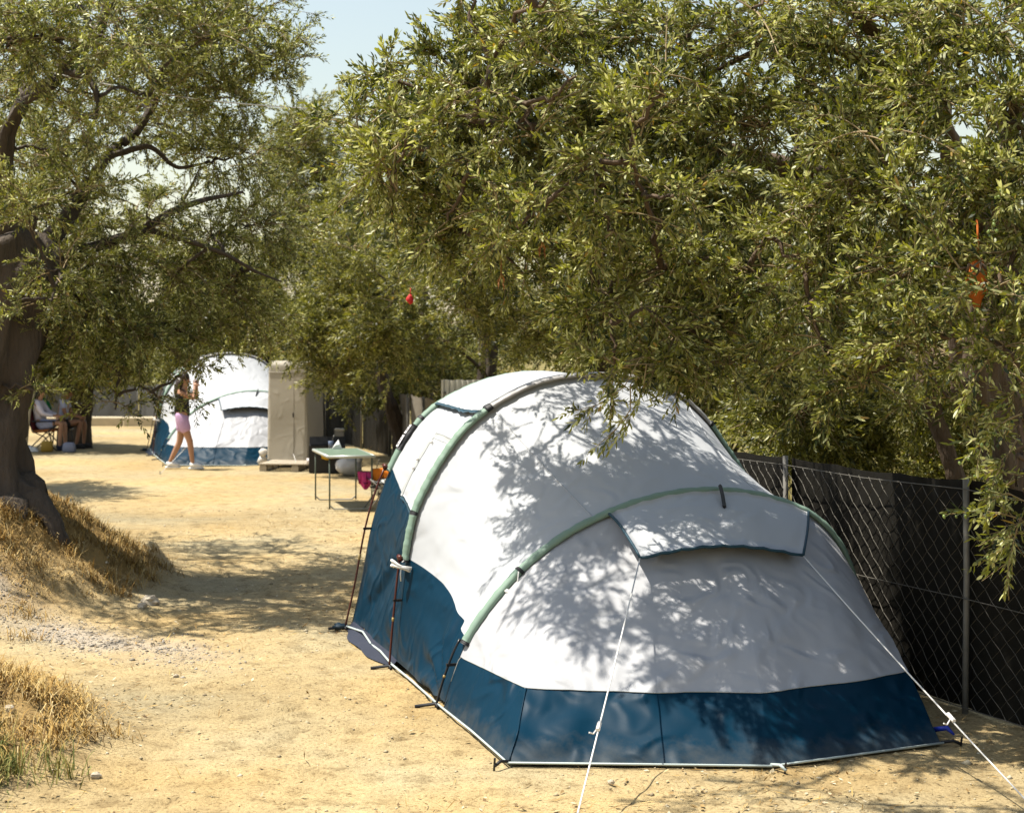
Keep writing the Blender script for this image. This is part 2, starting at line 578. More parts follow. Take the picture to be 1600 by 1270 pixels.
def surf_tail(w, t):
    """w: 0 on hoop C .. 1 on the ground"""
    c = prof(HC, t)
    top = np.stack([np.full_like(t, UC), c[..., 0], c[..., 1]], -1)
    bu = np.interp(t, _bt, [p[0] for p in _base])
    bv = np.interp(t, _bt, [p[1] for p in _base])
    bot = np.stack([bu, bv, np.full_like(t, .012)], -1)
    p = top * (1 - w)[..., None] + bot * w[..., None]
    belly = .06 * np.sin(np.pi * w) * sstep(.05, .3, t) * sstep(.99, .8, t)
    p[..., 0] += belly
    wr = wrinkle(t * 6.0, w * .9, 15) * np.sin(np.pi * np.clip(w, 0, 1)) ** .6
    # folds run down from the vent corners, crumples gather at the corner
    fold = .013 * np.sin(t * 46 + 3 * vnoise(w * 2, t * 5, 17)) * sstep(.1, .5, w) * sstep(1, .7, w) * sstep(.12, .3, t) * sstep(.95, .8, t)
    crum = .045 * vnoise(t * 26, w * 8, 18) * np.exp(-((t - .285) / .07) ** 2) * sstep(.5, .85, w) * sstep(1.0, .93, w)
    p[..., 0] += .022 * wr + fold * .9 + crum
    p[..., 2] += (.010 * wr + crum * .4) * (w < .999)
    return p


def grid_mesh(fn, W, T, off=0.0):
    """W, T arrays (a, b) of parameters -> vertices, quad faces"""
    Pn = fn(W, T)
    if off:
        e = 1e-3
        dw = fn(np.clip(W + e, 0, 1), T) - fn(np.clip(W - e, 0, 1), T)
        dt = fn(W, np.clip(T + e, 0, 1)) - fn(W, np.clip(T - e, 0, 1))
        n_ = np.cross(dt, dw)
        n_ /= np.linalg.norm(n_, axis=-1, keepdims=True) + 1e-9
        c = np.array([2.0, 1.42, .4])
        s = np.sign(np.sum(n_ * (Pn - c), -1, keepdims=True))
        Pn = Pn + n_ * s * off
    a, b = W.shape
    ix = np.arange(a * b).reshape(a, b)
    f = np.stack([ix[:-1, :-1], ix[:-1, 1:], ix[1:, 1:], ix[1:, :-1]], -1).reshape(-1, 4)
    return Pn.reshape(-1, 3), f


def t_at_z(fn, w, z, side=0):
    """hoop parameter where the fly has height z in column w"""
    tt = np.linspace(0, .5, 400) if side == 0 else np.linspace(1, .5, 400)
    zz = fn(np.full(400, float(w)), tt)[:, 2]
    return float(np.interp(z, np.maximum.accumulate(zz), tt))


def sheet(name, fn, ws, t0, t1, nt_, mat, parent, off=0.0, thick=0.0):
    """strip of a tent surface between the parameter curves t0(w) and t1(w)"""
    W = np.repeat(ws[:, None], nt_, 1)
    T = np.stack([np.linspace(a, b, nt_) for a, b in zip(t0, t1)])
    v, f = grid_mesh(fn, W, T, off)
    if thick:
        v2, _ = grid_mesh(fn, W, T, off - thick)
        n_ = len(v)
        a, b = W.shape
        ix = np.arange(a * b).reshape(a, b)
        rim = np.concatenate([ix[0, :], ix[1:, -1], ix[-1, -2::-1], ix[-2:0:-1, 0]])
        r2 = np.roll(rim, -1)
        side = np.stack([rim, r2, r2 + n_, rim + n_], -1)
        v, f = np.vstack([v, v2]), np.vstack([f, f[:, ::-1] + n_, side])
    return link(name, np_mesh(name, v, f), mat, parent, True)


def hoop_pts(H, u, t0, t1, n=60, off=0.0):
    t = np.linspace(t0, t1, n)
    p = prof(H, t)
    d = prof(H, np.clip(t + .004, 0, 1)) - prof(H, np.clip(t - .004, 0, 1))
    nrm = np.stack([-d[:, 1], d[:, 0]], -1)
    nrm /= np.linalg.norm(nrm, axis=1, keepdims=True)
    p = p + nrm * off
    return [Vector((u, a, b)) for a, b in p], [Vector((0, a, b)) for a, b in nrm]


def sleeve(name, H, u, t0, t1, mat, parent, half=.042, rise=.026, n=70):
    pts, nr = hoop_pts(H, u, t0, t1, n)
    vs, fs = [], []
    sec = [(-half, -.004), (-half * .8, rise * .55), (-half * .35, rise), (half * .35, rise), (half * .8, rise * .55), (half, -.004)]
    k = len(sec)
    for i, (p, q) in enumerate(zip(pts, nr)):
        wob = 1 + .10 * math.sin(i * 1.7) * math.sin(i * .63)
        for a, h in sec: vs.append(p + Vector((a * wob, 0, 0)) + q * (h * wob + .004))
    for i in range(n - 1):
        fs += [(i * k + j, i * k + j + 1, (i + 1) * k + j + 1, (i + 1) * k + j) for j in range(k - 1)]
        fs.append((i * k + k - 1, i * k, (i + 1) * k, (i + 1) * k + k - 1))
    fs += [tuple(range(k)), tuple(reversed(range((n - 1) * k, n * k)))]
    return MB().add(vs, fs).build(name, mat, parent, True)


def strap_on(H, u, t, parent, half=.052, rise=.034, width=.012):
    tl = 4.6
    return sleeve('strap', H, u, t - width / tl, t + width / tl, M['black_web'], parent, half, rise, 4)


def t_side(H, z, right=False):
    h = H[len(H) // 2:] if right else H[:len(H) // 2]
    q = np.linspace(0, 1, len(H))
    q = q[len(H) // 2:] if right else q[:len(H) // 2]
    o = np.argsort(h[:, 1])
    return float(np.interp(z, h[o, 1], q[o]))


def make_tent():
    T = thing('family_tent', 'white and navy tunnel tent with green hoops, large and close on the sandy pitch', 'tent', TENT_O, TENT_RZ, 'white and navy tunnel tents')
    # side walls and roof between the hoops
    ws = np.linspace(0, 1, 44)
    zb = np.where(ws < .45, 1.235 - .16 * ws / .45, 1.075 - .055 * (ws - .45) / .55)
    tl = np.array([t_at_z(surf_ab, w, z) for w, z in zip(ws, zb)])
    tr = np.array([t_at_z(surf_ab, w, z, 1) for w, z in zip(ws, zb)])
    z0 = tl * 0
    fold = np.where((ws > .05) & (ws < .95), 1, 0)
    sheet('side_skirt', surf_ab, ws, z0 + .012, tl, 40, M['navy_fly'], T)
    sheet('side_skirt', surf_ab, ws, tr, z0 + .988, 30, M['navy_fly'], T)
    sheet('wall_panel', surf_ab, ws, tl, tr, 130, M['white_fly'], T)
    za = np.full_like(ws, 1.70) - .02 * np.sin(np.pi * ws)
    ra = np.array([t_at_z(surf_ab, w, z) for w, z in zip(ws, za)])
    rb = np.array([t_at_z(surf_ab, w, z, 1) for w, z in zip(ws, za)])
    wi = ws * .965 + .0175
    rf = sheet('roof_flap', surf_ab, wi, ra, rb, 90, M['white_fly'], T, .034, .006)
    sheet('hem', surf_ab, wi, ra - .0035, ra + .001, 3, M['teal_hem'], rf, .037, .012)
    sheet('hem', surf_ab, wi, rb - .001, rb + .0035, 3, M['teal_hem'], rf, .037, .012)
    # the rolled-down window cover with its grey seam
    wc = np.linspace(.47, .97, 24)
    c0 = np.array([t_at_z(surf_ab, w, 1.085 - .06 * (w - .45) / .55) for w in wc])
    c1 = np.array([t_at_z(surf_ab, w, 1.50) for w in wc])
    cov = sheet('window_cover', surf_ab, wc, c0, c1, 24, M['white_fly'], T, .016, .004)
    wb = np.linspace(.455, .50, 4)
    sheet('seam_strip', surf_ab, wb, np.array([t_at_z(surf_ab, w, 1.08) for w in wb]), np.array([t_at_z(surf_ab, w, 1.52) for w in wb]), 24, M['seam'], cov, .020, .003)
    wt = np.linspace(.502, .97, 20)
    sheet('seam_strip', surf_ab, wt, np.array([t_at_z(surf_ab, w, 1.485) for w in wt]), np.array([t_at_z(surf_ab, w, 1.52) for w in wt]), 4, M['seam'], cov, .020, .003)
    sheet('hem', surf_ab, wc, c0 - .0035, c0 + .0005, 3, M['teal_hem'], cov, .020, .004)
    for w_, z_ in ((.57, 1.46), (.485, 1.33), (.50, 1.27)):
        p = surf_ab(np.array([w_]), np.array([t_at_z(surf_ab, w_, z_)]))[0]
        MB().lump((p[0], p[1] - .026, p[2] + .018), (.014, .012, .014), 3, 8, 5, .05).build('toggle', M['rope'], cov, True)
    # between the tall hoop and the low hoop
    zb = .745 - .37 * ws + .05 * np.sin(np.pi * ws)
    tl = np.array([t_at_z(surf_bc, w, z) for w, z in zip(ws, zb)])
    tr = np.array([t_at_z(surf_bc, w, z, 1) for w, z in zip(ws, zb)])
    sheet('side_skirt', surf_bc, ws, z0 + .010, tl, 34, M['navy_fly'], T)
    sheet('side_skirt', surf_bc, ws, tr, z0 + .990, 24, M['navy_fly'], T)
    sheet('roof_panel', surf_bc, ws, tl, tr, 150, M['white_fly'], T)
    # tail: cut at 30 cm into panel and skirt
    tt = np.sort(np.concatenate([np.linspace(0, 1, 130), [.285, .56, .80]]))
    rows_hi, rows_lo = [], []
    wz = []
    for t in tt:
        w_ = np.linspace(0, 1, 300)
        zz = surf_tail(w_, np.full(300, t))[:, 2]
        wz.append(0.0 if zz[0] < .31 else float(np.interp(-.305, -np.minimum.accumulate(zz), w_)))
    wz = np.array(wz)
    keep = wz > 0.001
    keep = np.convolve(keep, [1, 1, 1], 'same') > 0
    kt, kw = tt[keep], wz[keep]
    sheet_w = np.stack([np.linspace(0, w, 44) for w in kw])
    v, f = grid_mesh(surf_tail, sheet_w, np.repeat(kt[:, None], 44, 1))
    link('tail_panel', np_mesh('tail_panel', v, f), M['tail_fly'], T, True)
    sheet_w = np.stack([np.linspace(w, 1, 22) for w in wz])
    v, f = grid_mesh(surf_tail, sheet_w, np.repeat(tt[:, None], 22, 1))
    link('tail_skirt', np_mesh('tail_skirt', v, f), M['navy_fly'], T, True)
    # flat-felled seams of the tail
    def seam(pts, name='seam', mat='seam', r=.0035):
        return MB().tube(pts, r, 5).build(name, M[mat], T, True)
    one = lambda w, t: Vector(surf_tail(np.array([w]), np.array([t]))[0]) + Vector((.003, 0, .003))
    seam([one(float(np.interp(t, tt, wz)), t) for t in np.linspace(.04, .96, 90)], r=.003)
    seam([one(w, .285) for w in np.linspace(float(np.interp(.285, tt, wz)), .99, 14)], mat='navy_fly', r=.004)
    oneb = lambda w, t: Vector(surf_bc(np.array([w]), np.array([t]))[0])
    for t in (.36, .64):
        seam([oneb(w, t) + Vector((0, 0, .001)) for w in np.linspace(.04, .97, 24)], mat='white_fly', r=.004)
    # front wall beyond the far hoop
    tq = np.linspace(0, 1, 60)
    pa = prof(HA, tq)
    zq = np.linspace(0, 1, 14)
    base_v = np.interp(tq, [0, 1], [.05, 2.72])
    V = np.stack([np.stack([np.full(60, -.02) - .10 * (1 - k), base_v + (pa[:, 0] - base_v) * k, .01 + (pa[:, 1] - .01) * k], -1) for k in zq])
    ix = np.arange(14 * 60).reshape(14, 60)
    f = np.stack([ix[:-1, :-1], ix[:-1, 1:], ix[1:, 1:], ix[1:, :-1]], -1).reshape(-1, 4)
    link('front_panel', np_mesh('front_panel', V.reshape(-1, 3), f), M['white_fly'], T, True)
    # sleeves
    sleeve('pole_sleeve', HA, UA, t_side(HA, 1.2), t_side(HA, 1.2, True), M['sage'], T, .045, .028, 110)
    b1, b2 = t_side(HB, .72), t_side(HB, 1.735)
    sleeve('pole_sleeve', HB, UB, b1, b2, M['sage'], T, .05, .03)
    sleeve('pole_sleeve', HB, UB, b2 + .001, t_side(HB, 1.60, True), M['grey_sleeve'], T, .042, .024)
    sleeve('pole_sleeve', HB, UB, t_side(HB, 1.595, True), t_side(HB, .72, True), M['sage'], T, .05, .03)
    sleeve('pole_sleeve', HC, UC, t_side(HC, .38), t_side(HC, .62, True), M['sage'], T, .04, .03, 110)
    for H, u, t in ((HA, UA, t_side(HA, 1.60)), (HB, UB, b1 + .002), (HB, UB, t_side(HB, 1.04)), (HB, UB, t_side(HB, 1.60, True)), (HC, UC, t_side(HC, .385)), (HC, UC, t_side(HC, .80)), (HC, UC, t_side(HC, .625, True))):
        strap_on(H, u, t, T)
    strap_on(HB, UB, b2 - .001, T, .058, .036, .02)
    # bare poles from sleeve to ground, clipped to the skirt
    for H, u, z, mt, rt in ((HA, UA, 1.22, 'red_pole', False), (HB, UB, .74, 'red_pole', False), (HC, UC, .39, 'black_pole', False), (HA, UA, 1.22, 'red_pole', True), (HB, UB, .74, 'red_pole', True), (HC, UC, .62, 'black_pole', True)):
        t = t_side(H, z, rt)
        pts, _ = hoop_pts(H, u, t, 1 if rt else 0, 14, .045)
        pts = [p + Vector((-.015, 0, 0)) for p in pts]
        pole = MB().tube(pts, .0075, 6).build('pole', M[mt], T, True)
        k = len(pts) // 2
        MB().tube([pts[k], pts[k] * .55 + pts[k + 1] * .45], .0095, 6).build('ferrule', M['gold'], pole, True)
        q = pts[k - 2]
        MB().box(q + Vector((0, .022 * (-1 if rt else 1), 0)), (.018, .07, .016)).build('clip', M['black_web'], pole)
        e = pts[-1]
        MB().tube([e + Vector((.06, 0, .012)), e + Vector((0, 0, .02)), e + Vector((-.03, (.12 if rt else -.12), .004))], .011, 5).build('peg_strap', M['black_web'], T, True)
        if not rt and H is not HC:
            MB().tube([pts[0] + Vector((-.01, 0, -.02)), pts[0] + Vector((.03, -.015, .012)), pts[0] + Vector((.06, -.005, 0))], .016, 6).build('pole_cap', M['red_pole'], pole, True)
    # hem tape round the ground edge
    edge = [Vector((0, -.03, .035)), Vector((.25, -.02, .055)), Vector((.55, -.02, .085)), Vector((.85, -.02, .045)), Vector((1.2, -.03, .06)), Vector((UB, -.03, .035)), Vector((2.1, -.02, .03)), Vector((UC, -.03, .03))]
    MB().tube(edge, .0075, 6).build('hem_tape', M['pale_hem'], T, True)
    edge = [Vector((UC, -.03, .03)), Vector((3.5, -.012, .025)), Vector((P1[0] + .01, P1[1] - .01, .016)), Vector(((P1[0] + P2[0]) / 2 + .02, .64, .018)), Vector((P2[0] + .014, P2[1], .016)), Vector((P3[0] + .012, P3[1] + .01, .02))]
    MB().tube(edge, .0065, 6).build('hem_tape', M['pale_hem'], T, True)
    # dark mud flap showing where the side hem lifts
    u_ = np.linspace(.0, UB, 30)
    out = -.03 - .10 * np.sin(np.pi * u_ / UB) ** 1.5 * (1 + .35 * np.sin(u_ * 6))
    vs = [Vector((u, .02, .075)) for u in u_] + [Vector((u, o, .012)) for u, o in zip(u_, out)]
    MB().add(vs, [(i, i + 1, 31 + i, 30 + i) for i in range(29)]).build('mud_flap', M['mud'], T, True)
    # the vent awning over the tail
    tL, tR = t_side(HC, 1.128), t_side(HC, 1.10, True)
    top, _ = hoop_pts(HC, UC + .03, tL, tR, 25, .012)
    bl, bm, br = to_tent(at(1000, 872, 9.68)), to_tent(at(1130, 853, 9.80)), to_tent(at(1255, 868, 9.98))
    bot = []
    for i in range(25):
        s = i / 24
        lin = bl.lerp(br, s)
        mid = bm - bl.lerp(br, .5)
        bot.append(lin + mid * math.sin(math.pi * s))
    vs, R_ = [], 9
    for j in range(R_):
        k = j / (R_ - 1)
        for i in range(25):
            p = top[i].lerp(bot[i], k)
            p = p + Vector((.02 * math.sin(math.pi * k), 0, .022 * math.sin(math.pi * k) * (1 + .3 * math.sin(i * .9)) + .004 * math.sin(i * 2.1 + j)))
            vs.append(p)
    fs = [(j * 25 + i, j * 25 + i + 1, (j + 1) * 25 + i + 1, (j + 1) * 25 + i) for j in range(R_ - 1) for i in range(24)]
    n_ = len(vs)
    vs2 = vs + [p + Vector((-.004, 0, -.006)) for p in vs]
    rim = list(range(25)) + [j * 25 + 24 for j in range(1, R_)] + [(R_ - 1) * 25 + i for i in range(23, -1, -1)] + [j * 25 for j in range(R_ - 2, 0, -1)]
    fs2 = fs + [tuple(i + n_ for i in reversed(f)) for f in fs] + [(a, b, b + n_, a + n_) for a, b in zip(rim, rim[1:] + rim[:1])]
    aw = MB().add(vs2, fs2).build('vent_flap', M['white_fly'], T, True)
    MB().tube(vs[(R_ - 1) * 25:R_ * 25], .010, 6).build('hem', M['teal_hem'], aw, True)
    MB().tube([vs[j * 25] for j in range(R_)], .009, 6).build('hem', M['teal_hem'], aw, True)
    MB().tube([vs[j * 25 + 24] for j in range(R_)], .009, 6).build('hem', M['teal_hem'], aw, True)
    q0, q1 = vs[13] + Vector((.01, 0, .03)), vs[3 * 25 + 13] + Vector((0, 0, .012))
    MB().tube([q0, q0.lerp(q1, .5) + Vector((.004, 0, .006)), q1], .012, 4).build('strap', M['black_web'], aw)
    # guy ropes
    for a, (gx_, gy_), adj in ((bl, (880, 1360), .62), (br, (1640, 1289), .665)):
        g = to_tent(on_ground(gx_, gy_))
        rp = MB().tube([a, a.lerp(g, .25) - Vector((0, 0, .010)), a.lerp(g, .5) - Vector((0, 0, .014)), a.lerp(g, .75) - Vector((0, 0, .010)), g], .0042, 6).build('guy_rope', M['rope'], T, True)
        q = a.lerp(g, adj)
        d = (g - a).normalized()
        MB().tube([q - d * .035, q + d * .03], .011, 6).build('rope_adjuster', M['rope'], rp)
        MB().tube([q, q + Vector((.01, -.03, -.03)), q + Vector((.02, -.055, -.02))], .004, 5).build('rope_end', M['rope'], rp)
        MB().tube([g + Vector((0, 0, .05)), g + Vector((.0, 0, -.12))], .007, 6).build('peg', M['steel'], T)
    # bundled cords hanging from the hoops
    for H, u, z, drop in ((HB, UB, .73, .01), (HC, UC, .79, .13)):
        p, nr = hoop_pts(H, u + .05, t_side(H, z), t_side(H, z) + .001, 2, .03)
        p = p[0]
        hk = MB()
        hk.tube([p, p + Vector((.01, -.015, -drop))], .004, 5)
        c = p + Vector((.015, -.02, -drop - .025))
        for k in range(5):
            o = Vector((random.uniform(-.008, .008), random.uniform(-.01, .01), random.uniform(-.012, .012)))
            dd = Vector((.035, .055, -.035 + .008 * k))
            hk.tube([c - dd + o, c - dd * .5 + o + Vector((0, -.014, .008)), c + o + Vector((0, -.02, .006)), c + dd + o], .010, 6)
        hk.tube([c, c + Vector((.012, -.01, -.05)), c + Vector((0, -.005, -.10))], .0045, 5)
        hk.build('cord_bundle', M['rope'], T, True)
    # maker's patch on the far hoop
    t0, t1 = t_side(HA, 1.36), t_side(HA, 1.545)
    patch = sleeve('badge', HA, UA + .004, t0, t1, M['black_web'], T, .05, .033, 12)
    pt, nr = hoop_pts(HA, UA, t0, t1, 30, .036)
    tagm = plain('white woven tag', (.66, .64, .66), .6, .05, 40, 0)
    for k0, k1, sy in ((2, 15, .034), (17, 27, .026)):
        vs = []
        for i in range(k0, k1 + 1):
            for a in (-.034, sy): vs.append(pt[i] + nr[i] * .004 + Vector((a, 0, 0)))
        nn = k1 - k0 + 1
        tg = MB().add(vs, [(2 * i, 2 * i + 1, 2 * i + 3, 2 * i + 2) for i in range(nn - 1)]).build('tag', tagm, patch)
        ink = MB()
        for i in range(k0 + 2, k1 - 1):
            if i % 4 == 3: continue
            h = .006 + .006 * ((i * 7) % 3) / 2
            ink.box(pt[i] + nr[i] * .0065, (2 * h, .004, .004), rot=Matrix(((1, 0, 0), (0, nr[i].z, nr[i].y), (0, -nr[i].y, nr[i].z))))
        ink.build('mark', M['black_web'], patch)
    # corner loops and pegs round the tail
    for p, d, mt in ((P1, (.05, -.09), 'black_web'), (P3, (.05, .10), 'black_web'), (P2, (.11, .03), 'pale_hem')):
        a = Vector((p[0], p[1], .02))
        e = a + Vector((d[0], d[1], 0))
        MB().tube([a, a.lerp(e, .6) + Vector((0, 0, .012)), e + Vector((0, 0, -.005))], .009, 5).build('peg_loop', M[mt], T, True)
        MB().tube([e + Vector((0, 0, .035)), e + Vector((-.03, 0, -.1))], .006, 6).build('peg', M['black_pole'], T)
    MB().lump((-.03, -.07, .03), (.035, .07, .026), 4, 11, 7, .4).build('tied_corner', M['navy_fly'], T, True)
    MB().tube([Vector((P3[0] - .16, P3[1] + .05, .05)), Vector((P3[0] - .1, P3[1] + .10, .07)), Vector((P3[0] - .06, P3[1] + .12, .04))], [.015, .015, .006], 6).build('tied_corner', plain('royal blue webbing', (.01, .03, .30), .5, .2, 10, 0), T, True)
    return T


def copy_tree(o, parent=None):
    c = o.copy()
    COL.objects.link(c)
    c.parent = parent
    for ch in kids.get(o, []): copy_tree(ch, c)
    return c


tent = make_tent()
kids = {}
for o in bpy.data.objects:
    if o.parent: kids.setdefault(o.parent, []).append(o)
tent_far = copy_tree(tent)
off = on_ground(262, 728) - on_ground(795, 1195)
tent_far.location = TENT_O + off
tent_far['label'] = 'white and navy tunnel tent farther back, behind the walking person in lilac shorts'

# ------------------------------------------------------------------ boundary fence
def net_mat(name, c, c2):
    m, nt, N, L, P = nodes_of(name)
    n = noise(nt, 1.3, 6, rough=.7, vec_scale=(1.6, 1.6, .5))
    L.new(mix_rgb(nt, n, c, c2), P.inputs['Base Color'])
    P.inputs['Roughness'].default_value = .75
    P.inputs['Specular IOR Level'].default_value = .1
    w = N.new('ShaderNodeTexWave')
    w.inputs['Scale'].default_value = 60
    tc = N.new('ShaderNodeTexCoord')
    L.new(tc.outputs['Object'], w.inputs['Vector'])
    w.bands_direction = 'Z'
    bump(nt, P, w.outputs[0], .5, .004)
    return m


M['net_black'] = net_mat('black shade net', (.005, .005, .004), (.021, .018, .013))
M['net_taupe'] = net_mat('taupe shade net', (.17, .15, .12), (.24, .215, .175))
M['net_grey'] = net_mat('grey shade net', (.06, .06, .058), (.125, .125, .12))


def fence(label, pts, heights, net, parent_name='wire_fence', links_to=None, group='stretches of shade net fence'):
    F = thing(parent_name, label, 'fence', (pts[0].x, pts[0].y, 0), 0, group)
    o = Vector((pts[0].x, pts[0].y, 0))
    for i, p in enumerate(pts):
        h = heights[i]
        MB().tube([Vector((p.x, p.y, -.1)) - o, Vector((p.x + .01, p.y, h * .6)) - o, Vector((p.x + .005, p.y, h + .02)) - o], .019, 8).build('post', M['steel'], F, True)
    rr = np.random.default_rng(int(abs(pts[0].y) * 100))
    for i in range(len(pts) - 1):
        a, b = pts[i], pts[i + 1]
        d = Vector((b.x - a.x, b.y - a.y, 0))
        Lb = d.length
        d.normalize()
        n_ = Vector((d.y, -d.x, 0))                # towards the far side (right of the run)
        nu, nz = max(12, int(Lb / .06)), 16
        vs = []
        for j in range(nz):
            k = j / (nz - 1)
            for q in range(nu):
                s = q / (nu - 1)
                h = heights[i] * (1 - s) + heights[i + 1] * s + .015 - .02 * math.sin(math.pi * s) - .015 * abs(math.sin(s * Lb * 4.0))
                fold = .028 * float(vnoise(s * Lb * 2.6 + i * 7, k * .8, 31)) + .012 * float(vnoise(s * Lb * 9 + i * 3, k * 2.0, 32))
                base = Vector((a.x, a.y, 0)) + d * (s * Lb) + n_ * (.045 + fold)
                vs.append(base + Vector((0, 0, .02 + (h - .02) * k)) - o)
        fs = [(j * nu + q, j * nu + q + 1, (j + 1) * nu + q + 1, (j + 1) * nu + q) for j in range(nz - 1) for q in range(nu - 1)]
        MB().add(vs, fs).build('shade_net', M[net] if isinstance(net, str) else M[net[i]], F, True)
        if links_to is not None and i < links_to:
            # chain link: zigzag wires woven through each other
            pitch = .062
            cols = int(Lb / pitch)
            V_, F_ = [], []
            rows = int((min(heights[i], heights[i + 1]) - .055) / (pitch * .9))
            for c in range(cols):
                pl = []
                for r in range(rows + 1):
                    x_ = (c + ((r + c) % 2)) * pitch
                    z_ = .03 + r * pitch * .9
                    pl.append(Vector((a.x, a.y, 0)) + d * min(x_, Lb) + n_ * (.004 * (1 if r % 2 else -1) - .012) + Vector((0, 0, z_ + .006 * math.sin(x_ * 3 + r))) - o)
                w_ = .0019
                b0 = len(V_)
                for p in pl:
                    V_ += [p + d * w_ + n_ * w_, p - d * w_ + n_ * w_, p - n_ * w_ * 1.3]
                for r in range(rows):
                    for k in range(3):
                        F_.append((b0 + r * 3 + k, b0 + r * 3 + (k + 1) % 3, b0 + r * 3 + 3 + (k + 1) % 3, b0 + r * 3 + 3 + k))
            tag(MB().add(V_, F_).build('chain_link', M['wire'], F), kind='stuff')
            for hz in (.03, .5, .97):
                hh = (heights[i] + heights[i + 1]) / 2
                MB().tube([Vector((a.x, a.y, heights[i] * hz)) - n_ * .022 - o, Vector(((a.x + b.x) / 2, (a.y + b.y) / 2, hh * hz - .015)) - n_ * .022 - o, Vector((b.x, b.y, heights[i + 1] * hz)) - n_ * .022 - o], .0032, 5, False).build('line_wire', M['wire'], F, True)
    return F


hs = [1.28, 1.37, 1.36, 1.36, 1.35, 1.35, 1.33, 1.3, 1.28, 1.25, 1.25, 1.22, 1.2, 1.2, 1.15, 1.1, .98, .95, .95, .95, .95]
fence('chain link fence with black shade net close beside the big tent', FENCE[:6], hs[:6], 'net_black', 'wire_fence', 5)
fence('shade net fence of taupe and black cloth behind the green table', FENCE[6:14], hs[6:14], ['net_taupe', 'net_taupe', 'net_taupe', 'net_taupe', 'net_black', 'net_black', 'net_black'], 'net_fence')
fence('low grey shade net fence at the far end of the clearing', FENCE[14:], hs[14:], 'net_grey', 'net_fence')


# ------------------------------------------------------------------ olive trees
def sprig_protos(k, pairs, leaf_len, leaf_w, seed, quad4):
    """k leafy shoots along +x: leaf vertices, leaf faces, per-leaf index"""
    r = np.random.default_rng(seed)
    out = []
    for _ in range(k):
        n = pairs + int(r.integers(-2, 3))
        Ls = n * leaf_len * .40
        V, F, lid = [], [], []
        roll0 = r.uniform(0, 6.28)
        li = 0
        for i in range(n):
            s = (i + .7) / n
            base = np.array([Ls * s, .03 * Ls * np.sin(3 * s), -.05 * Ls * s * s])
            for side in (0, 1):
                if r.random() < .08: continue
                ro = roll0 + i * math.pi / 2 + side * math.pi + r.normal(0, .3)
                ang = r.normal(.80, .26) * (1.05 - .45 * s)
                radial = np.array([0, math.cos(ro), math.sin(ro)])
                d = np.array([math.cos(ang), 0, 0]) + radial * math.sin(ang)
                d[2] -= .04
                d /= np.linalg.norm(d)
                q = np.cross(d, radial + r.normal(0, .35, 3))
                q /= np.linalg.norm(q) + 1e-9
                nn = np.cross(q, d)
                l = leaf_len * r.uniform(.5, 1.3) * (1 - .25 * abs(s - .45))
                w = leaf_w * r.uniform(.8, 1.2) * .5
                b = len(V)
                if quad4:
                    V += [base, base + d * l * .32 + q * w, base + d * l * .32 - q * w, base + d * l * .72 + q * w * .8 - nn * l * .03, base + d * l * .72 - q * w * .8 - nn * l * .03, base + d * l - nn * l * .09]
                    F += [(b, b + 2, b + 1), (b + 1, b + 2, b + 4), (b + 1, b + 4, b + 3), (b + 3, b + 4, b + 5)]
                    lid += [li] * 6
                else:
                    V += [base, base + d * l * .5 + q * w + nn * w * .3, base + d * l * .5 - q * w + nn * w * .3, base + d * l - nn * l * .04]
                    F += [(b, b + 2, b + 1), (b + 1, b + 2, b + 3)]
                    lid += [li] * 4
                li += 1
        out.append((np.array(V), np.array(F), np.array(lid), li, Ls))
    return out


def assemble(protos, pos, dirs, scl, r, brown=.012):
    n = len(pos)
    pick = r.integers(0, len(protos), n)
    roll = r.uniform(0, 2 * np.pi, n)
    d = dirs / np.linalg.norm(dirs, axis=1, keepdims=True)
    up = np.where(np.abs(d[:, 2:3]) > .95, [[1., 0, 0]], [[0, 0, 1.]])
    y = np.cross(up, d)
    y /= np.linalg.norm(y, axis=1, keepdims=True)
    z = np.cross(d, y)
    # mild roll so that shoots still droop
    rl = np.where(r.random(n) < .6, (roll - np.pi) * .18, roll)
    cr, sr = np.cos(rl)[:, None], np.sin(rl)[:, None]
    y, z = y * cr + z * sr, -y * sr + z * cr
    tone = r.normal(.32, .20, n)
    VV, FF, AA = [], [], []
    b = 0
    for k, (V, F, lid, nl, Ls) in enumerate(protos):
        s = np.where(pick == k)[0]
        if not len(s): continue
        R = np.stack([d[s], y[s], z[s]], 1)
        P_ = pos[s][:, None, :] + np.einsum('va,nab->nvb', V, R) * scl[s][:, None, None]
        m_ = len(V)
        VV.append(P_.reshape(-1, 3))
        FF.append((F[None] + (np.arange(len(s)) * m_)[:, None, None] + b).reshape(-1, 3))
        lv = np.clip(tone[s][:, None] + r.normal(0, .17, (len(s), nl)), .0, .74)
        u = r.random((len(s), nl))
        lv = np.where(u < .20, .80 + .16 * r.random((len(s), nl)), lv)
        lv = np.where(u > 1 - brown, 1.0, lv)
        AA.append(lv[:, lid].reshape(-1))
        b += len(s) * m_
    return np.concatenate(VV), np.concatenate(FF), np.concatenate(AA)


def bez(a, b, c, n):
    t = np.linspace(0, 1, n)[:, None]
    return (1 - t) ** 2 * a + 2 * t * (1 - t) * b + t ** 2 * c


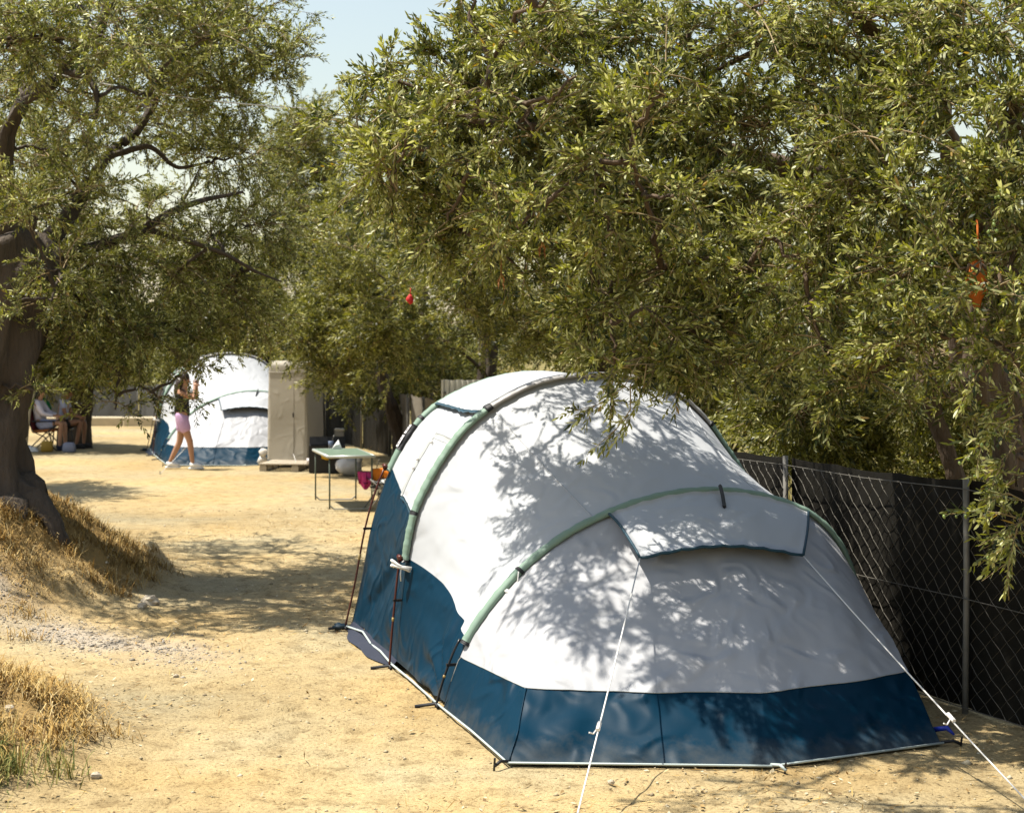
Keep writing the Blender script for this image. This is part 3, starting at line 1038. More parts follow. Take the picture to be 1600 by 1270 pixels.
def tubes3(lines, k=4):
    """lines: list of (pts (n,3), r0, r1) -> one set of vertices and quads"""
    V, F, b = [], [], 0
    for pts, r0, r1 in lines:
        n = len(pts)
        tan = np.gradient(pts, axis=0)
        tan /= np.linalg.norm(tan, axis=1, keepdims=True) + 1e-9
        ref = np.array([0, 0, 1.]) if abs(tan[0, 2]) < .9 else np.array([1., 0, 0])
        s = np.cross(tan, ref); s /= np.linalg.norm(s, axis=1, keepdims=True) + 1e-9
        u = np.cross(s, tan)
        rr = np.linspace(r0, r1, n)[:, None]
        for j in range(k):
            an = 2 * np.pi * j / k
            V.append(pts + (s * math.cos(an) + u * math.sin(an)) * rr)
        ix = b + np.arange(k * n).reshape(k, n)
        for j in range(k):
            a0, a1 = ix[j], ix[(j + 1) % k]
            F.append(np.stack([a0[:-1], a1[:-1], a1[1:], a0[1:]], -1))
        b += k * n
    return np.concatenate(V), np.concatenate(F)


def limb_mesh(paths, seed):
    """trunk and limbs as one knotted skin: each path is ([(x,y,z)...], [radii...])"""
    r = np.random.default_rng(seed)
    mb = MB()
    for pts, rad in paths:
        P_ = np.array([tuple(p) for p in pts], float)
        R_ = np.array(rad, float)
        L_ = np.concatenate([[0], np.cumsum(np.linalg.norm(np.diff(P_, axis=0), axis=1))])
        n = max(6, int(L_[-1] / max(.045, R_.mean() * (.25 if R_.max() > .2 else .5))))
        q = np.linspace(0, L_[-1], n)
        # smooth the path
        C = np.stack([np.interp(q, L_, P_[:, i]) for i in range(3)], 1)
        for _ in range(3): C[1:-1] = (C[:-2] + 2 * C[1:-1] + C[2:]) / 4
        rad_ = np.interp(q, L_, R_)
        C[1:-1] += r.normal(0, 1, (n - 2, 3)) * rad_[1:-1, None] * (.015 if R_.max() > .2 else .06)
        k = 40 if R_.max() > .2 else (20 if R_.max() > .1 else 8)
        b = len(mb.v)
        ph = r.uniform(0, 6.28, 4)
        for i in range(n):
            a_, c_ = C[max(i - 1, 0)], C[min(i + 1, n - 1)]
            d = Vector(c_ - a_).normalized()
            ref = Vector((1, 0, 0)) if abs(d.z) > .6 else Vector((0, 0, 1))
            s = d.cross(ref).normalized()
            u = s.cross(d)
            for j in range(k):
                an = 2 * math.pi * j / k
                g = 1 + (.16 * math.sin(3 * an + ph[0] + q[i] * 1.2) + .09 * math.sin(7 * an + ph[1] + q[i] * 2.5) + .06 * math.sin(q[i] * 9 + ph[2] + 2 * an)) * (1 if k > 8 else .5)
                if k > 8:
                    g += .19 * float(vnoise(an * 2.2 + ph[3] * 9, q[i] * 1.6, 5)) + .12 * float(vnoise(an * 6 + ph[3] * 5, q[i] * 3.2, 6)) + .05 * float(vnoise(an * 14, q[i] * 9, 7))
                mb.v.append(tuple(Vector(C[i]) + (s * math.cos(an) + u * math.sin(an)) * rad_[i] * g))
        for i in range(n - 1):
            mb.f += [(b + i * k + j, b + i * k + (j + 1) % k, b + (i + 1) * k + (j + 1) % k, b + (i + 1) * k + j) for j in range(k)]
        mb.f += [tuple(b + j for j in reversed(range(k))), tuple(b + (n - 1) * k + j for j in range(k))]
    return mb


def olive_tree(label, base, trunk, clumps, seed, leaf=(.062, .0145), pairs=9, quad4=False, near=True, bark='bark', leafm='leaf', sub_len=.62, droop=.12, group='olive trees round the pitch', name='olive_tree'):
    """trunk: list of (points, radii); clumps: list of (centre, (rx, ry, rz), shoots)"""
    r = np.random.default_rng(seed)
    base = Vector(base)
    T = thing(name, label, 'tree', base, 0, group)
    b = np.array(base)
    mb = limb_mesh([([Vector(p) - base for p in pts], rad) for pts, rad in trunk], seed)
    mb.build('trunk', M[bark], T, True)
    nodes_ = np.concatenate([np.linspace(np.array(p0), np.array(p1), 6) for pts, rad in trunk for p0, p1 in zip(pts[:-1], pts[1:])])
    nodes_ = nodes_[nodes_[:, 2] > nodes_[:, 2].max() * .22]
    lines, twl = [], []
    pos, dirs, scl = [], [], []
    for c, rad, ns in clumps:
        c, rad = np.array(c, float), np.array(rad, float)
        j = np.argmin(np.linalg.norm(nodes_ - c, axis=1) + .6 * np.maximum(0, nodes_[:, 2] - c[2] - .3))
        s = nodes_[j]
        mid = (s + c) / 2 + np.array([0, 0, .18 * np.linalg.norm(c - s)]) + r.normal(0, .08, 3)
        br = bez(s, mid, c, 12)
        br[2:-1] += r.normal(0, .015, (9, 3))
        dist = np.linalg.norm(c - s)
        lines.append((br - b, .012 + .011 * min(dist, 2.2), .008))
        nodes_ = np.concatenate([nodes_, br[3::3]])
        nsub = max(3, ns // 9)
        for _ in range(nsub):
            v = r.normal(0, 1, 3)
            v = v / np.linalg.norm(v) * r.random() ** .38
            tip = c + v * rad
            st = br[int(r.integers(5, 12))] + r.normal(0, .03, 3)
            if r.random() < .5: st = c + v * rad * r.uniform(.0, .5)
            dv = tip - st
            ln = np.linalg.norm(dv) + 1e-6
            if ln < .18:
                tip = st + dv / ln * .3; ln = .3
            m_ = (st + tip) / 2 + np.array([0, 0, .14 * ln]) + r.normal(0, .05, 3) * ln
            tipd = tip - np.array([0, 0, droop * .25 * ln])
            sb = bez(st, m_, tipd, 8)
            twl.append((sb - b, .0065, .0022))
            k = 11 + int(r.integers(-2, 3))
            tt = r.uniform(.25, 1.0, k)
            tt[:2] = 1.0
            p = np.stack([np.interp(tt, np.linspace(0, 1, 8), sb[:, i]) for i in range(3)], 1)
            tg = np.stack([np.interp(np.clip(tt, .1, .95), np.linspace(0, 1, 8), np.gradient(sb[:, i])) for i in range(3)], 1)
            tg /= np.linalg.norm(tg, axis=1, keepdims=True) + 1e-9
            dd = tg + r.normal(0, .75, (k, 3)) + np.array([0, 0, .12]) + np.array([0, 0, -droop * .45])
            dd[:2] = tg[:2] + r.normal(0, .2, (2, 3))
            pos.append(p); dirs.append(dd); scl.append(r.uniform(.75, 1.2, k))
    pos, dirs, scl = np.concatenate(pos), np.concatenate(dirs), np.concatenate(scl)
    pr = sprig_protos(10, pairs, leaf[0], leaf[1], seed + 1, quad4)
    V, F, A = assemble(pr, pos - b, dirs, scl, r)
    cr = link('crown', np_mesh('crown', V, F, {'rnd': A}), M[leafm], T)
    tag(cr, kind='stuff')
    if lines:
        v, f = tubes3(lines, 5)
        tag(link('branches', np_mesh('branches', v, f), M[bark], T, True), kind='stuff')
    # shoot stems
    if near:
        dn = dirs / np.linalg.norm(dirs, axis=1, keepdims=True)
        Ls = pairs * leaf[0] * .38
        for i in range(len(pos)):
            twl.append((np.stack([pos[i], pos[i] + dn[i] * Ls * scl[i] * .5 + [0, 0, -.01], pos[i] + dn[i] * Ls * scl[i] * .95 + [0, 0, -.1 * Ls]]) - b, .0026, .0012))
    v, f = tubes3(twl, 3)
    tag(link('twigs', np_mesh('twigs', v, f), M['twig'], T), kind='stuff')
    return T, pos, dirs, scl


def cl(px, py, d, rx, ry, rz, n):
    return (at(px, py, d), (rx, ry, rz), n)


# --- the old olive on the left bank
gz = float(zg(-4.42, 14.5))
t1_base = Vector((-4.42, 14.5, gz))
T1_trunk = [
    ([(-4.62, 14.5, gz - .4), (-4.62, 14.5, gz + .0), (-4.60, 14.5, gz + .3), (-4.56, 14.5, gz + .7), (-4.52, 14.5, gz + 1.05), (-4.42, 14.52, gz + 1.55), (-4.36, 14.55, gz + 1.9), at(45, 385, 14.55), at(48, 360, 14.55)], [.60, .42, .36, .32, .33, .345, .36, .26, .10]),
    ([(-4.58, 14.45, gz + .30), (-4.36, 14.36, gz + .04), (-4.14, 14.28, gz - .10), (-3.96, 14.2, gz - .27), (-3.80, 14.12, gz - .50)], [.18, .17, .14, .11, .06]),
    ([(-4.9, 14.3, gz + .25), (-5.3, 14.1, gz + .05), (-5.6, 14.0, gz - .15)], [.25, .2, .1]),
    ([at(35, 440, 14.55), at(12, 350, 14.5), at(4, 270, 14.45), at(12, 205, 14.4), at(38, 155, 14.3), at(85, 128, 14.2), at(112, 85, 14.1), at(150, 58, 14.0), at(170, 10, 14.0), at(190, -60, 13.9)], [.20, .13, .10, .085, .078, .07, .062, .055, .045, .03]),
    ([at(100, 115, 14.15), at(135, 117, 14.0), at(155, 150, 13.9), at(150, 185, 13.9)], [.05, .042, .03, .012]),
    ([at(150, 55, 14.0), at(120, 5, 14.1), at(130, -60, 14.2)], [.045, .035, .02]),
    ([at(55, 420, 14.5), at(95, 400, 14.7), at(150, 385, 14.9), at(230, 358, 15.1), at(260, 335, 15.2), at(310, 315, 15.4), at(380, 300, 15.6)], [.13, .075, .055, .046, .04, .03, .015]),
    ([at(230, 358, 15.1), at(290, 375, 15.2), at(350, 395, 15.4), at(400, 425, 15.6), at(440, 440, 15.7)], [.035, .03, .025, .018, .01]),
    ([at(45, 420, 14.6), at(110, 330, 15.0), at(165, 245, 15.4), at(215, 205, 15.7), at(240, 165, 15.8), at(258, 110, 15.9), at(270, 60, 16.0)], [.13, .085, .055, .05, .043, .034, .02]),
    ([at(165, 245, 15.4), at(235, 225, 15.5), at(275, 265, 15.6), at(320, 255, 15.8)], [.04, .032, .024, .012]),
    ([at(215, 60, 15.2), at(270, 85, 15.3), at(315, 112, 15.5), at(360, 140, 15.7)], [.035, .03, .022, .012]),
    ([at(55, 430, 14.5), at(70, 440, 15.5), at(60, 420, 17.0), at(40, 380, 18.2)], [.15, .1, .07, .03]),
]
C1 = []
rc = np.random.default_rng(5)
for px, py, d, s, n in ((60, 20, 14.2, .75, 120), (190, 25, 14.2, .8, 150), (300, 20, 14.8, .8, 170), (390, 30, 15.2, .65, 170), (430, 95, 15.6, .45, 110), (60, 110, 15.0, .7, 90), (150, 150, 14.8, .6, 70),
                        (280, 120, 15.2, .75, 140), (370, 150, 15.6, .6, 120), (50, 260, 15.2, .6, 90), (110, 250, 14.6, .55, 70), (290, 205, 15.9, .5, 60), (390, 240, 16.0, .6, 100), (100, 340, 15.2, .6, 110),
                        (330, 370, 15.8, .6, 110), (410, 350, 16.2, .6, 140), (190, 420, 15.0, .65, 150), (110, 430, 14.3, .5, 60), (270, 440, 15.6, .65, 150), (350, 450, 16.0, .6, 140), (150, 500, 14.8, .55, 140),
                        (230, 520, 15.2, .55, 120), (100, 545, 14.6, .38, 26), (180, 580, 15.0, .42, 60), (300, 530, 15.8, .5, 100), (40, 420, 15.6, .6, 80), (20, 160, 15.6, .7, 90), (400, 500, 16.6, .5, 90),
                        (180, 640, 15.0, .22, 9), (75, 490, 13.9, .25, 14), (60, 610, 14.1, .15, 6), (245, 620, 15.2, .25, 10), (280, 585, 15.2, .22, 22), (20, 470, 13.8, .25, 12), (60, 60, 13.4, .5, 60), (200, 70, 13.3, .5, 60), (120, 190, 13.5, .45, 40), (40, 310, 13.6, .45, 50), (250, 160, 14.4, .5, 50), (330, 60, 14.2, .6, 70), (20, 20, 13.4, .5, 60), (130, 300, 13.9, .4, 20), (90, 420, 13.9, .35, 12), (200, 90, 15.4, .7, 100), (340, 250, 15.9, .45, 40), (30, 330, 13.9, .3, 20), (230, 330, 14.8, .5, 40)):
    C1.append((at(px, py, d), (s, s * 1.1, s * .75), int(n * 2.3)))
for x, y, z, s, n in ((-5.6, 16.4, 3.6, 1.0, 150), (-4.6, 17.4, 3.4, 1.0, 150), (-3.6, 17.6, 3.2, .9, 120), (-3.4, 16.8, 4.6, .9, 110), (-4.6, 16.0, 5.6, 1.1, 140), (-6.3, 14.5, 4.2, 1.1, 120), (-5.6, 15.4, 5.2, 1.0, 110), (-4.2, 18.4, 3.5, .9, 140), (-5.5, 18.2, 3.6, 1.0, 150), (-3.2, 17.2, 4.0, .8, 110), (-4.8, 17.0, 4.2, .9, 220), (-3.8, 16.2, 4.4, .8, 200), (-5.2, 17.8, 4.4, .9, 200), (-6.0, 16.8, 3.6, .9, 200), (-4.5, 12.9, 4.2, .7, 200), (-4.9, 13.5, 3.8, .7, 180), (-3.95, 13.3, 4.6, .6, 160)):
    C1.append(((x, y, z), (s, s, s * .6), n))
T1_trunk = T1_trunk[:3] + [(p, [q * .8 for q in rr_]) for p, rr_ in T1_trunk[3:]]
olive_tree('gnarled old olive tree with thick trunk on the left bank', t1_base, T1_trunk, C1, 11, (.052, .0135), 8, False, True, 'bark', 'leaf')

# --- the big olive whose boughs hang over the tent
t2_base = Vector((3.78, 11.9, 0))
T2_trunk = [
    ([(3.85, 11.9, -.2), (3.78, 11.9, .35), (3.66, 11.85, .9), at(1560, 660, 11.8), at(1528, 600, 11.7), at(1530, 520, 11.6), at(1552, 440, 11.5), at(1545, 360, 11.3)], [.30, .22, .185, .17, .16, .16, .15, .12]),
    ([at(1545, 365, 11.3), at(1500, 260, 10.7), at(1466, 185, 10.3), at(1450, 130, 10.1), at(1415, 108, 9.95), at(1390, 65, 9.8), at(1345, 30, 9.7), at(1300, -20, 9.6)], [.12, .085, .06, .05, .044, .036, .03, .018]),
    ([at(1418, 110, 9.95), at(1370, 100, 9.9), at(1320, 82, 9.9), at(1250, 70, 9.95), at(1180, 80, 10.1), at(1100, 120, 10.3)], [.042, .036, .032, .027, .02, .012]),
    ([at(1540, 380, 11.3), at(1440, 330, 11.0), at(1300, 280, 10.8), at(1150, 240, 10.7), at(1000, 210, 10.6), at(860, 200, 10.4), at(740, 190, 10.1)], [.11, .085, .07, .056, .044, .03, .015]),
    ([at(1150, 240, 10.7), at(1080, 290, 10.4), at(1000, 340, 10.1), at(920, 420, 9.8)], [.045, .035, .026, .012]),
    ([at(1552, 440, 11.5), at(1560, 330, 10.6), at(1575, 230, 9.6), at(1590, 150, 8.8)], [.10, .075, .055, .03]),
]
C2 = []
for px, py, d, s, n in (
        (600, 130, 9.3, .24, 60), (640, 190, 9.4, .38, 170), (600, 250, 9.3, .30, 120), (660, 300, 9.5, .42, 190), (720, 120, 9.6, .45, 190), (760, 210, 9.8, .5, 220), (800, 90, 9.9, .5, 200), (840, 20, 10.0, .5, 190),
        (770, 330, 9.6, .42, 170), (700, 380, 9.6, .3, 80), (860, 180, 10.1, .55, 240), (880, 290, 10.2, .5, 200), (820, 430, 9.7, .34, 90), (930, 60, 10.2, .55, 230), (980, 160, 10.3, .55, 240), (1000, 290, 10.0, .5, 220),
        (930, 400, 9.8, .4, 130), (960, 490, 9.5, .38, 130), (960, 570, 9.3, .26, 60), (1060, 60, 10.2, .55, 230), (1090, 190, 10.2, .5, 220), (1110, 320, 10.1, .48, 200), (1050, 420, 9.7, .45, 190), (1060, 520, 9.5, .40, 150),
        (1180, 60, 10.0, .55, 220), (1210, 200, 9.9, .5, 210), (1190, 430, 9.6, .42, 170), (1160, 560, 9.7, .42, 150), (1300, 60, 9.7, .55, 220), (1330, 180, 9.5, .5, 210), (1310, 330, 9.3, .45, 190), (1300, 450, 9.2, .42, 180),
        (1290, 560, 9.2, .36, 130), (1360, 600, 9.0, .28, 80), (1420, 30, 9.4, .5, 200), (1450, 160, 9.2, .5, 200), (1430, 300, 9.0, .45, 200), (1420, 430, 8.8, .42, 190), (1440, 540, 8.7, .32, 110), (1560, 40, 9.0, .5, 200),
        (1570, 180, 8.8, .45, 190), (1550, 300, 8.6, .42, 180), (1600, 420, 8.5, .36, 120), (1570, 540, 8.4, .30, 90), (1610, 640, 8.3, .22, 50), (1588, 760, 8.2, .15, 18), (1600, 815, 8.2, .10, 9), (1640, 250, 8.8, .45, 120), (1660, 480, 8.6, .4, 90),
        (1220, 330, 10.4, .5, 120), (1545, 455, 8.3, .14, 9), (1500, 420, 8.4, .16, 12), (1480, 620, 9.3, .25, 50)):
    d += 1.1 * max(0.0, min(1.0, (1000 - px) / 300))      # the left boughs reach back over the tent
    C2.append((at(px, py, d), (s * 1.04, s * 1.0, s * .7), int(n * 1.22)))
for x, y, z, s, n in ((.5, 11.5, 3.4, .75, 190), (1.2, 11.6, 3.7, .8, 190), (.0, 10.7, 3.9, .6, 120), (1.9, 10.9, 3.8, .8, 170), (2.6, 9.6, 3.9, .8, 150), (1.3, 9.0, 4.0, .7, 130), (.2, 9.2, 4.1, .6, 110), (3.4, 9.2, 3.6, .8, 130), (2.8, 11.2, 4.3, .9, 160), (1.0, 10.3, 4.7, .9, 160), (.6, 9.1, 3.2, .5, 90), (1.9, 8.6, 3.3, .6, 120), (-.5, 10.6, 3.5, .45, 90), (-.2, 11.2, 3.9, .5, 90), (.7, 10.2, 3.3, .5, 110), (.3, 9.9, 3.6, .45, 90), (1.3, 10.1, 3.2, .45, 90), (-.3, 9.9, 4.4, .5, 80), (-.5, 11.3, 3.4, .42, 110), (-.1, 11.4, 3.3, .42, 110), (.3, 11.5, 3.2, .42, 110), (-.8, 11.0, 3.3, .35, 90), (-.9, 8.2, 4.55, .5, 100), (-.2, 8.2, 4.6, .5, 100), (.5, 8.1, 4.55, .5, 100), (1.0, 8.4, 4.7, .5, 90), (.2, 7.8, 4.5, .5, 90), *[(*at(px, py, d), .34, 120) for px, py, d in ((590, 235, 9.8), (620, 300, 9.7), (565, 200, 9.9), (640, 215, 9.5), (735, 150, 9.4), (745, 280, 9.4), (830, 215, 9.3), (850, 330, 9.2), (900, 120, 9.2), (930, 270, 9.2), (700, 345, 9.6), (1000, 200, 9.1), (820, 60, 9.6), (790, 370, 9.3), (960, 360, 9.1), (1060, 300, 9.1), (1040, 120, 9.0))]):
    C2.append(((x, y, z), (s, s, s * .6), int(n * .45)))
tree2, sp_pos, sp_dir, sp_scl = olive_tree('large olive tree with dense boughs hanging over the near tent', t2_base, T2_trunk, C2, 23, (.050, .0128), 8, True, True, 'bark_warm', 'leaf')


def hang_shoot(T, base, pts, n, seed, leaf=(.062, .014)):
    """a hanging shoot one can pick out against the tent: its own part, the stem its child"""
    r = np.random.default_rng(seed)
    P_ = np.array([tuple(p) for p in pts])
    t = np.linspace(0, 1, len(P_))
    q = np.sort(r.uniform(.15, 1, n)); q[-1] = 1
    pos = np.stack([np.interp(q, t, P_[:, i]) for i in range(3)], 1)
    tg = np.stack([np.interp(np.clip(q, .05, .95), t, np.gradient(P_[:, i])) for i in range(3)], 1)
    tg /= np.linalg.norm(tg, axis=1, keepdims=True)
    dd = tg + r.normal(0, .5, (n, 3)) + [0, 0, -.25]
    dd[-1] = tg[-1]
    V, F, A = assemble(sprig_protos(4, 6, leaf[0], leaf[1], seed, True), pos - np.array(base), dd, r.uniform(.7, 1.0, n), r)
    o = tag(link('shoot', np_mesh('shoot', V, F, {'rnd': A}), M['leaf'], T), kind='stuff')
    v, f = tubes3([(P_ - np.array(base), .004, .0015)] + [(np.stack([p, p + d / np.linalg.norm(d) * .1]) - np.array(base), .0022, .001) for p, d in zip(pos, dd)], 4)
    link('stem', np_mesh('stem', v, f), M['twig'], o)


hang_shoot(tree2, t2_base, [at(1000, 560, 9.3), at(975, 605, 9.2), at(935, 632, 9.15), at(905, 640, 9.1)], 9, 61)
hang_shoot(tree2, t2_base, [at(985, 600, 9.25), at(985, 640, 9.2), at(965, 668, 9.2), at(938, 692, 9.2)], 5, 62)
hang_shoot(tree2, t2_base, [at(1010, 570, 9.3), at(1005, 610, 9.3), at(985, 650, 9.3), at(975, 665, 9.3)], 6, 63)
hang_shoot(tree2, t2_base, [at(1640, 760, 8.2), at(1605, 785, 8.15), at(1575, 770, 8.1), at(1560, 775, 8.1)], 7, 64)
hang_shoot(tree2, t2_base, [at(1640, 790, 8.2), at(1600, 815, 8.15), at(1570, 830, 8.1), at(1556, 838, 8.1)], 7, 65)

# green olives on the nearest boughs
ol = []
M['olive'] = plain('green olives', (.16, .22, .05), .35, .2, 30, 0, .5)
for v in range(3):
    q = MB().lump((0, 0, -.009), (.0072, .0072, .0105), v, 8, 6, .04)
    o = q.build('olive', M['olive'], None, True)
    ol.append(o.data)
    bpy.data.objects.remove(o)
rr = np.random.default_rng(77)
near_i = np.where((sp_pos[:, 1] < 9.9) & (sp_pos[:, 0] > 1.2) & (sp_pos[:, 2] > 1.2) & (sp_pos[:, 2] < 4.2))[0]
near_i = near_i[np.argsort(sp_pos[near_i, 1])][:900]
for i in rr.choice(near_i, 70, replace=False):
    for k in range(int(rr.integers(2, 5))):
        d = sp_dir[i] / np.linalg.norm(sp_dir[i])
        p = sp_pos[i] + d * rr.uniform(.04, .2) + rr.normal(0, .012, 3) + [0, 0, -.018]
        o = bpy.data.objects.new('olive', ol[int(rr.integers(0, 3))])
        COL.objects.link(o)
        o.parent = tree2
        o.location = Vector(p) - t2_base
        o.rotation_euler = (rr.uniform(-.5, .5), rr.uniform(-.5, .5), 0)
        s = rr.uniform(.8, 1.2)
        o.scale = (s, s, s)


# --- trees behind
def back_tree(label, base, height, crown, seed, leaf=(.075, .019), pairs=8, rt=.14, lean=(0, 0), n_mul=1.0, bark='bark'):
    """crown: (centre xyz, (rx, ry, rz), clumps, shoots per clump)"""
    r = np.random.default_rng(seed)
    b = Vector(base)
    top = Vector((b.x + lean[0], b.y + lean[1], height))
    c, rad, nc, per = crown
    c = Vector(c)
    m1 = b.lerp(top, .5) + Vector((r.normal(0, .12), r.normal(0, .1), 0))
    tr = [([b - Vector((0, 0, .2)), b.lerp(m1, .4), m1, top], [rt * 1.5, rt, rt * .85, rt * .7])]
    for k in range(5):
        an = k * 1.26 + r.uniform(-.4, .4)
        e = c + Vector((math.cos(an) * rad[0] * .55, math.sin(an) * rad[1] * .55, r.uniform(-.1, .6) * rad[2]))
        mid = top.lerp(e, .5) + Vector((0, 0, .15))
        tr.append(([top - Vector((0, 0, .1)), mid, e], [rt * .55, rt * .33, rt * .1]))
    cls = []
    for k in range(nc):
        v = r.normal(0, 1, 3)
        v = v / np.linalg.norm(v) * r.random() ** .34
        s = r.uniform(.7, 1.15) * (rad[0] * rad[1] * rad[2]) ** (1 / 3) * 1.25 / nc ** (1 / 3)
        cls.append(((c.x + v[0] * (rad[0] - s * .5), c.y + v[1] * (rad[1] - s * .5), c.z + v[2] * (rad[2] - s * .4)), (s * 1.15, s * 1.15, s * .8), int(per * n_mul * 1.35)))
    return olive_tree(label, b, tr, cls, seed, leaf, pairs, False, False, bark, 'leaf_far')


def crown_px(px, py, d, wpx, hpx, depth):
    """crown centred where the photograph shows it at distance d"""
    return at(px, py, d), (wpx * d / FPX / 2, depth, hpx * d / FPX / 2)


def bt(label, bx, by, h, px, py, d, wpx, hpx, depth, nc, per, seed, **kw):
    c, rad = crown_px(px, py, d, wpx, hpx, depth)
    return back_tree(label, (bx, by, 0), h, (c, rad, nc, per), seed, **kw)


bt('olive tree with thin leaning trunk behind the black fence at right', 3.98, 13.0, 1.9, 1400, 520, 14.0, 620, 460, 1.4, 26, 110, 31, rt=.085, lean=(-.75, .1), leaf=(.066, .016), bark='bark_warm')
bt('tall olive tree behind the fence, right of the tent roof', 3.4, 18.5, 2.4, 1240, 380, 18.0, 700, 560, 1.8, 30, 120, 32, rt=.17)
bt('dark olive tree behind the roof of the near tent', 1.2, 22.0, 2.6, 860, 380, 21.0, 520, 520, 1.9, 34, 130, 33, rt=.18)
bt('olive tree drooping over the taupe fence behind the green table', -.4, 28.5, 2.6, 640, 420, 26.5, 380, 430, 2.0, 34, 120, 34, rt=.18)
bt('tall dark olive tree rising beside the patch of open sky', -1.7, 34.0, 3.0, 500, 340, 31.0, 260, 420, 2.0, 28, 120, 35, leaf=(.085, .022), rt=.18)
bt('olive tree overhanging the beige cabinet', -1.9, 30.5, 2.8, 520, 545, 27.3, 190, 190, 1.2, 16, 90, 36, rt=.12, lean=(-.6, -.8))
bt('olive tree standing behind the far tent', -5.6, 37.0, 2.6, 350, 480, 35.5, 280, 230, 2.2, 26, 110, 37, leaf=(.09, .024), rt=.2)
bt('olive tree with dark trunk behind the two seated people', -9.25, 35.3, 2.6, 60, 500, 34.0, 340, 230, 2.4, 38, 140, 38, leaf=(.09, .024), rt=.23)
bt('olive tree at the far left behind the old trunk', -9.6, 24.5, 2.6, -90, 420, 24.5, 320, 330, 2.0, 22, 110, 39, leaf=(.08, .02), rt=.2)
bt('bushy olive tree beyond the low grey fence, left of its middle', -12.0, 52.0, 2.2, 170, 545, 51.0, 260, 150, 2.4, 18, 90, 40, leaf=(.13, .035), rt=.2)
bt('bushy olive tree beyond the low grey fence, by the far tent', -8.2, 50.5, 2.2, 330, 545, 49.0, 250, 170, 2.4, 18, 90, 41, leaf=(.13, .035), rt=.2)
bt('bushy olive tree beyond the black fence, left of the pale metal sheet', -1.2, 38.0, 2.2, 660, 560, 37.0, 330, 200, 2.4, 20, 90, 42, leaf=(.10, .028), rt=.2)
bt('bushy olive tree in the grove behind the hoop of the near tent', 3.2, 30.0, 2.2, 1040, 520, 29.0, 520, 330, 2.4, 26, 100, 43, leaf=(.09, .026), rt=.2)
bt('bushy olive tree in the grove beyond the right end of the fence', 8.2, 24.0, 2.2, 1500, 480, 23.0, 560, 420, 2.4, 26, 100, 44, leaf=(.085, .024), rt=.2)
bt('low olive bush behind the black fence, left of the leaning trunk', 2.9, 15.5, .6, 1310, 665, 15.0, 330, 210, .8, 14, 80, 45, rt=.05, leaf=(.06, .016))
bt('low olive bush behind the black fence, right of the leaning trunk', 4.6, 14.6, .6, 1600, 640, 14.2, 260, 240, .8, 12, 80, 46, rt=.05, leaf=(.06, .016))
bt('low olive bush behind the black fence, beside the low hoop of the near tent', 2.6, 20.5, .7, 1150, 600, 19.5, 330, 200, 1.0, 14, 90, 47, rt=.06, leaf=(.07, .019))
bt('low olive bush right behind the leaning trunk at the black fence', 4.3, 16.5, .6, 1470, 690, 15.8, 240, 170, .7, 12, 80, 49, rt=.05, leaf=(.06, .016))
bt('dark bush behind the taupe fence, under the drooping olive', -.5, 33.0, .8, 620, 590, 31.5, 320, 150, 1.0, 14, 90, 48, rt=.06, leaf=(.09, .024))
# the grove goes on far behind as one mass
V, F, A = [], [], []
r = np.random.default_rng(91)
pr = sprig_protos(8, 7, .2, .06, 92, False)
n = 5200
gx_ = r.uniform(-42, 42, n); gy_ = r.uniform(58, 74, n)
gz_ = 1.0 + (2.6 + .9 * vnoise(gx_ * .35, gy_ * .3, 93)) * r.random(n) ** .7
V, F, A = assemble(pr, np.stack([gx_, gy_, gz_], 1), r.normal(0, 1, (n, 3)), r.uniform(.9, 1.5, n), r)
tag(link('far_grove', np_mesh('far_grove', V, F, {'rnd': A}), M['leaf_far']), 'far off grove of olives closing the view behind the fences', 'grove', kind='stuff')

# ------------------------------------------------------------------ dry grass, gravel, litter
def scatter_blades(name, pts, length, width, mat, lean, seed, label, parts=3):
    r = np.random.default_rng(seed)
    n = len(pts)
    an = r.uniform(0, 2 * np.pi, n)
    d = np.stack([np.cos(an), np.sin(an), np.zeros(n)], 1)
    s = np.stack([-np.sin(an), np.cos(an), np.zeros(n)], 1)
    L_ = length * r.uniform(.5, 1.4, n)[:, None]
    le = np.abs(r.normal(lean, lean * .28, n))[:, None]
    up = np.array([0, 0, 1.])
    w = width * r.uniform(.6, 1.3, n)[:, None]
    p0 = pts
    p1 = pts + (up * np.cos(le * .6) + d * np.sin(le * .6)) * L_ * .5
    p2 = p1 + (up * np.cos(le * 1.4) + d * np.sin(le * 1.4)) * L_ * .5
    V = np.stack([p0 - s * w, p0 + s * w, p1 + s * w * .8, p1 - s * w * .8, p2], 1).reshape(-1, 3)
    b = (np.arange(n) * 5)[:, None]
    F = np.concatenate([b + [0, 1, 2], b + [0, 2, 3], b + [3, 2, 4]], 0)
    o = link(name, np_mesh(name, V, F), mat)
    return tag(o, label, 'grass', kind='stuff')


def pick(n, x0, x1, y0, y1, wfn, seed):
    r = np.random.default_rng(seed)
    x, y = r.uniform(x0, x1, n), r.uniform(y0, y1, n)
    k = r.random(n) < wfn(x, y)
    x, y = x[k], y[k]
    return np.stack([x, y, zg(x, y) - .004], 1)


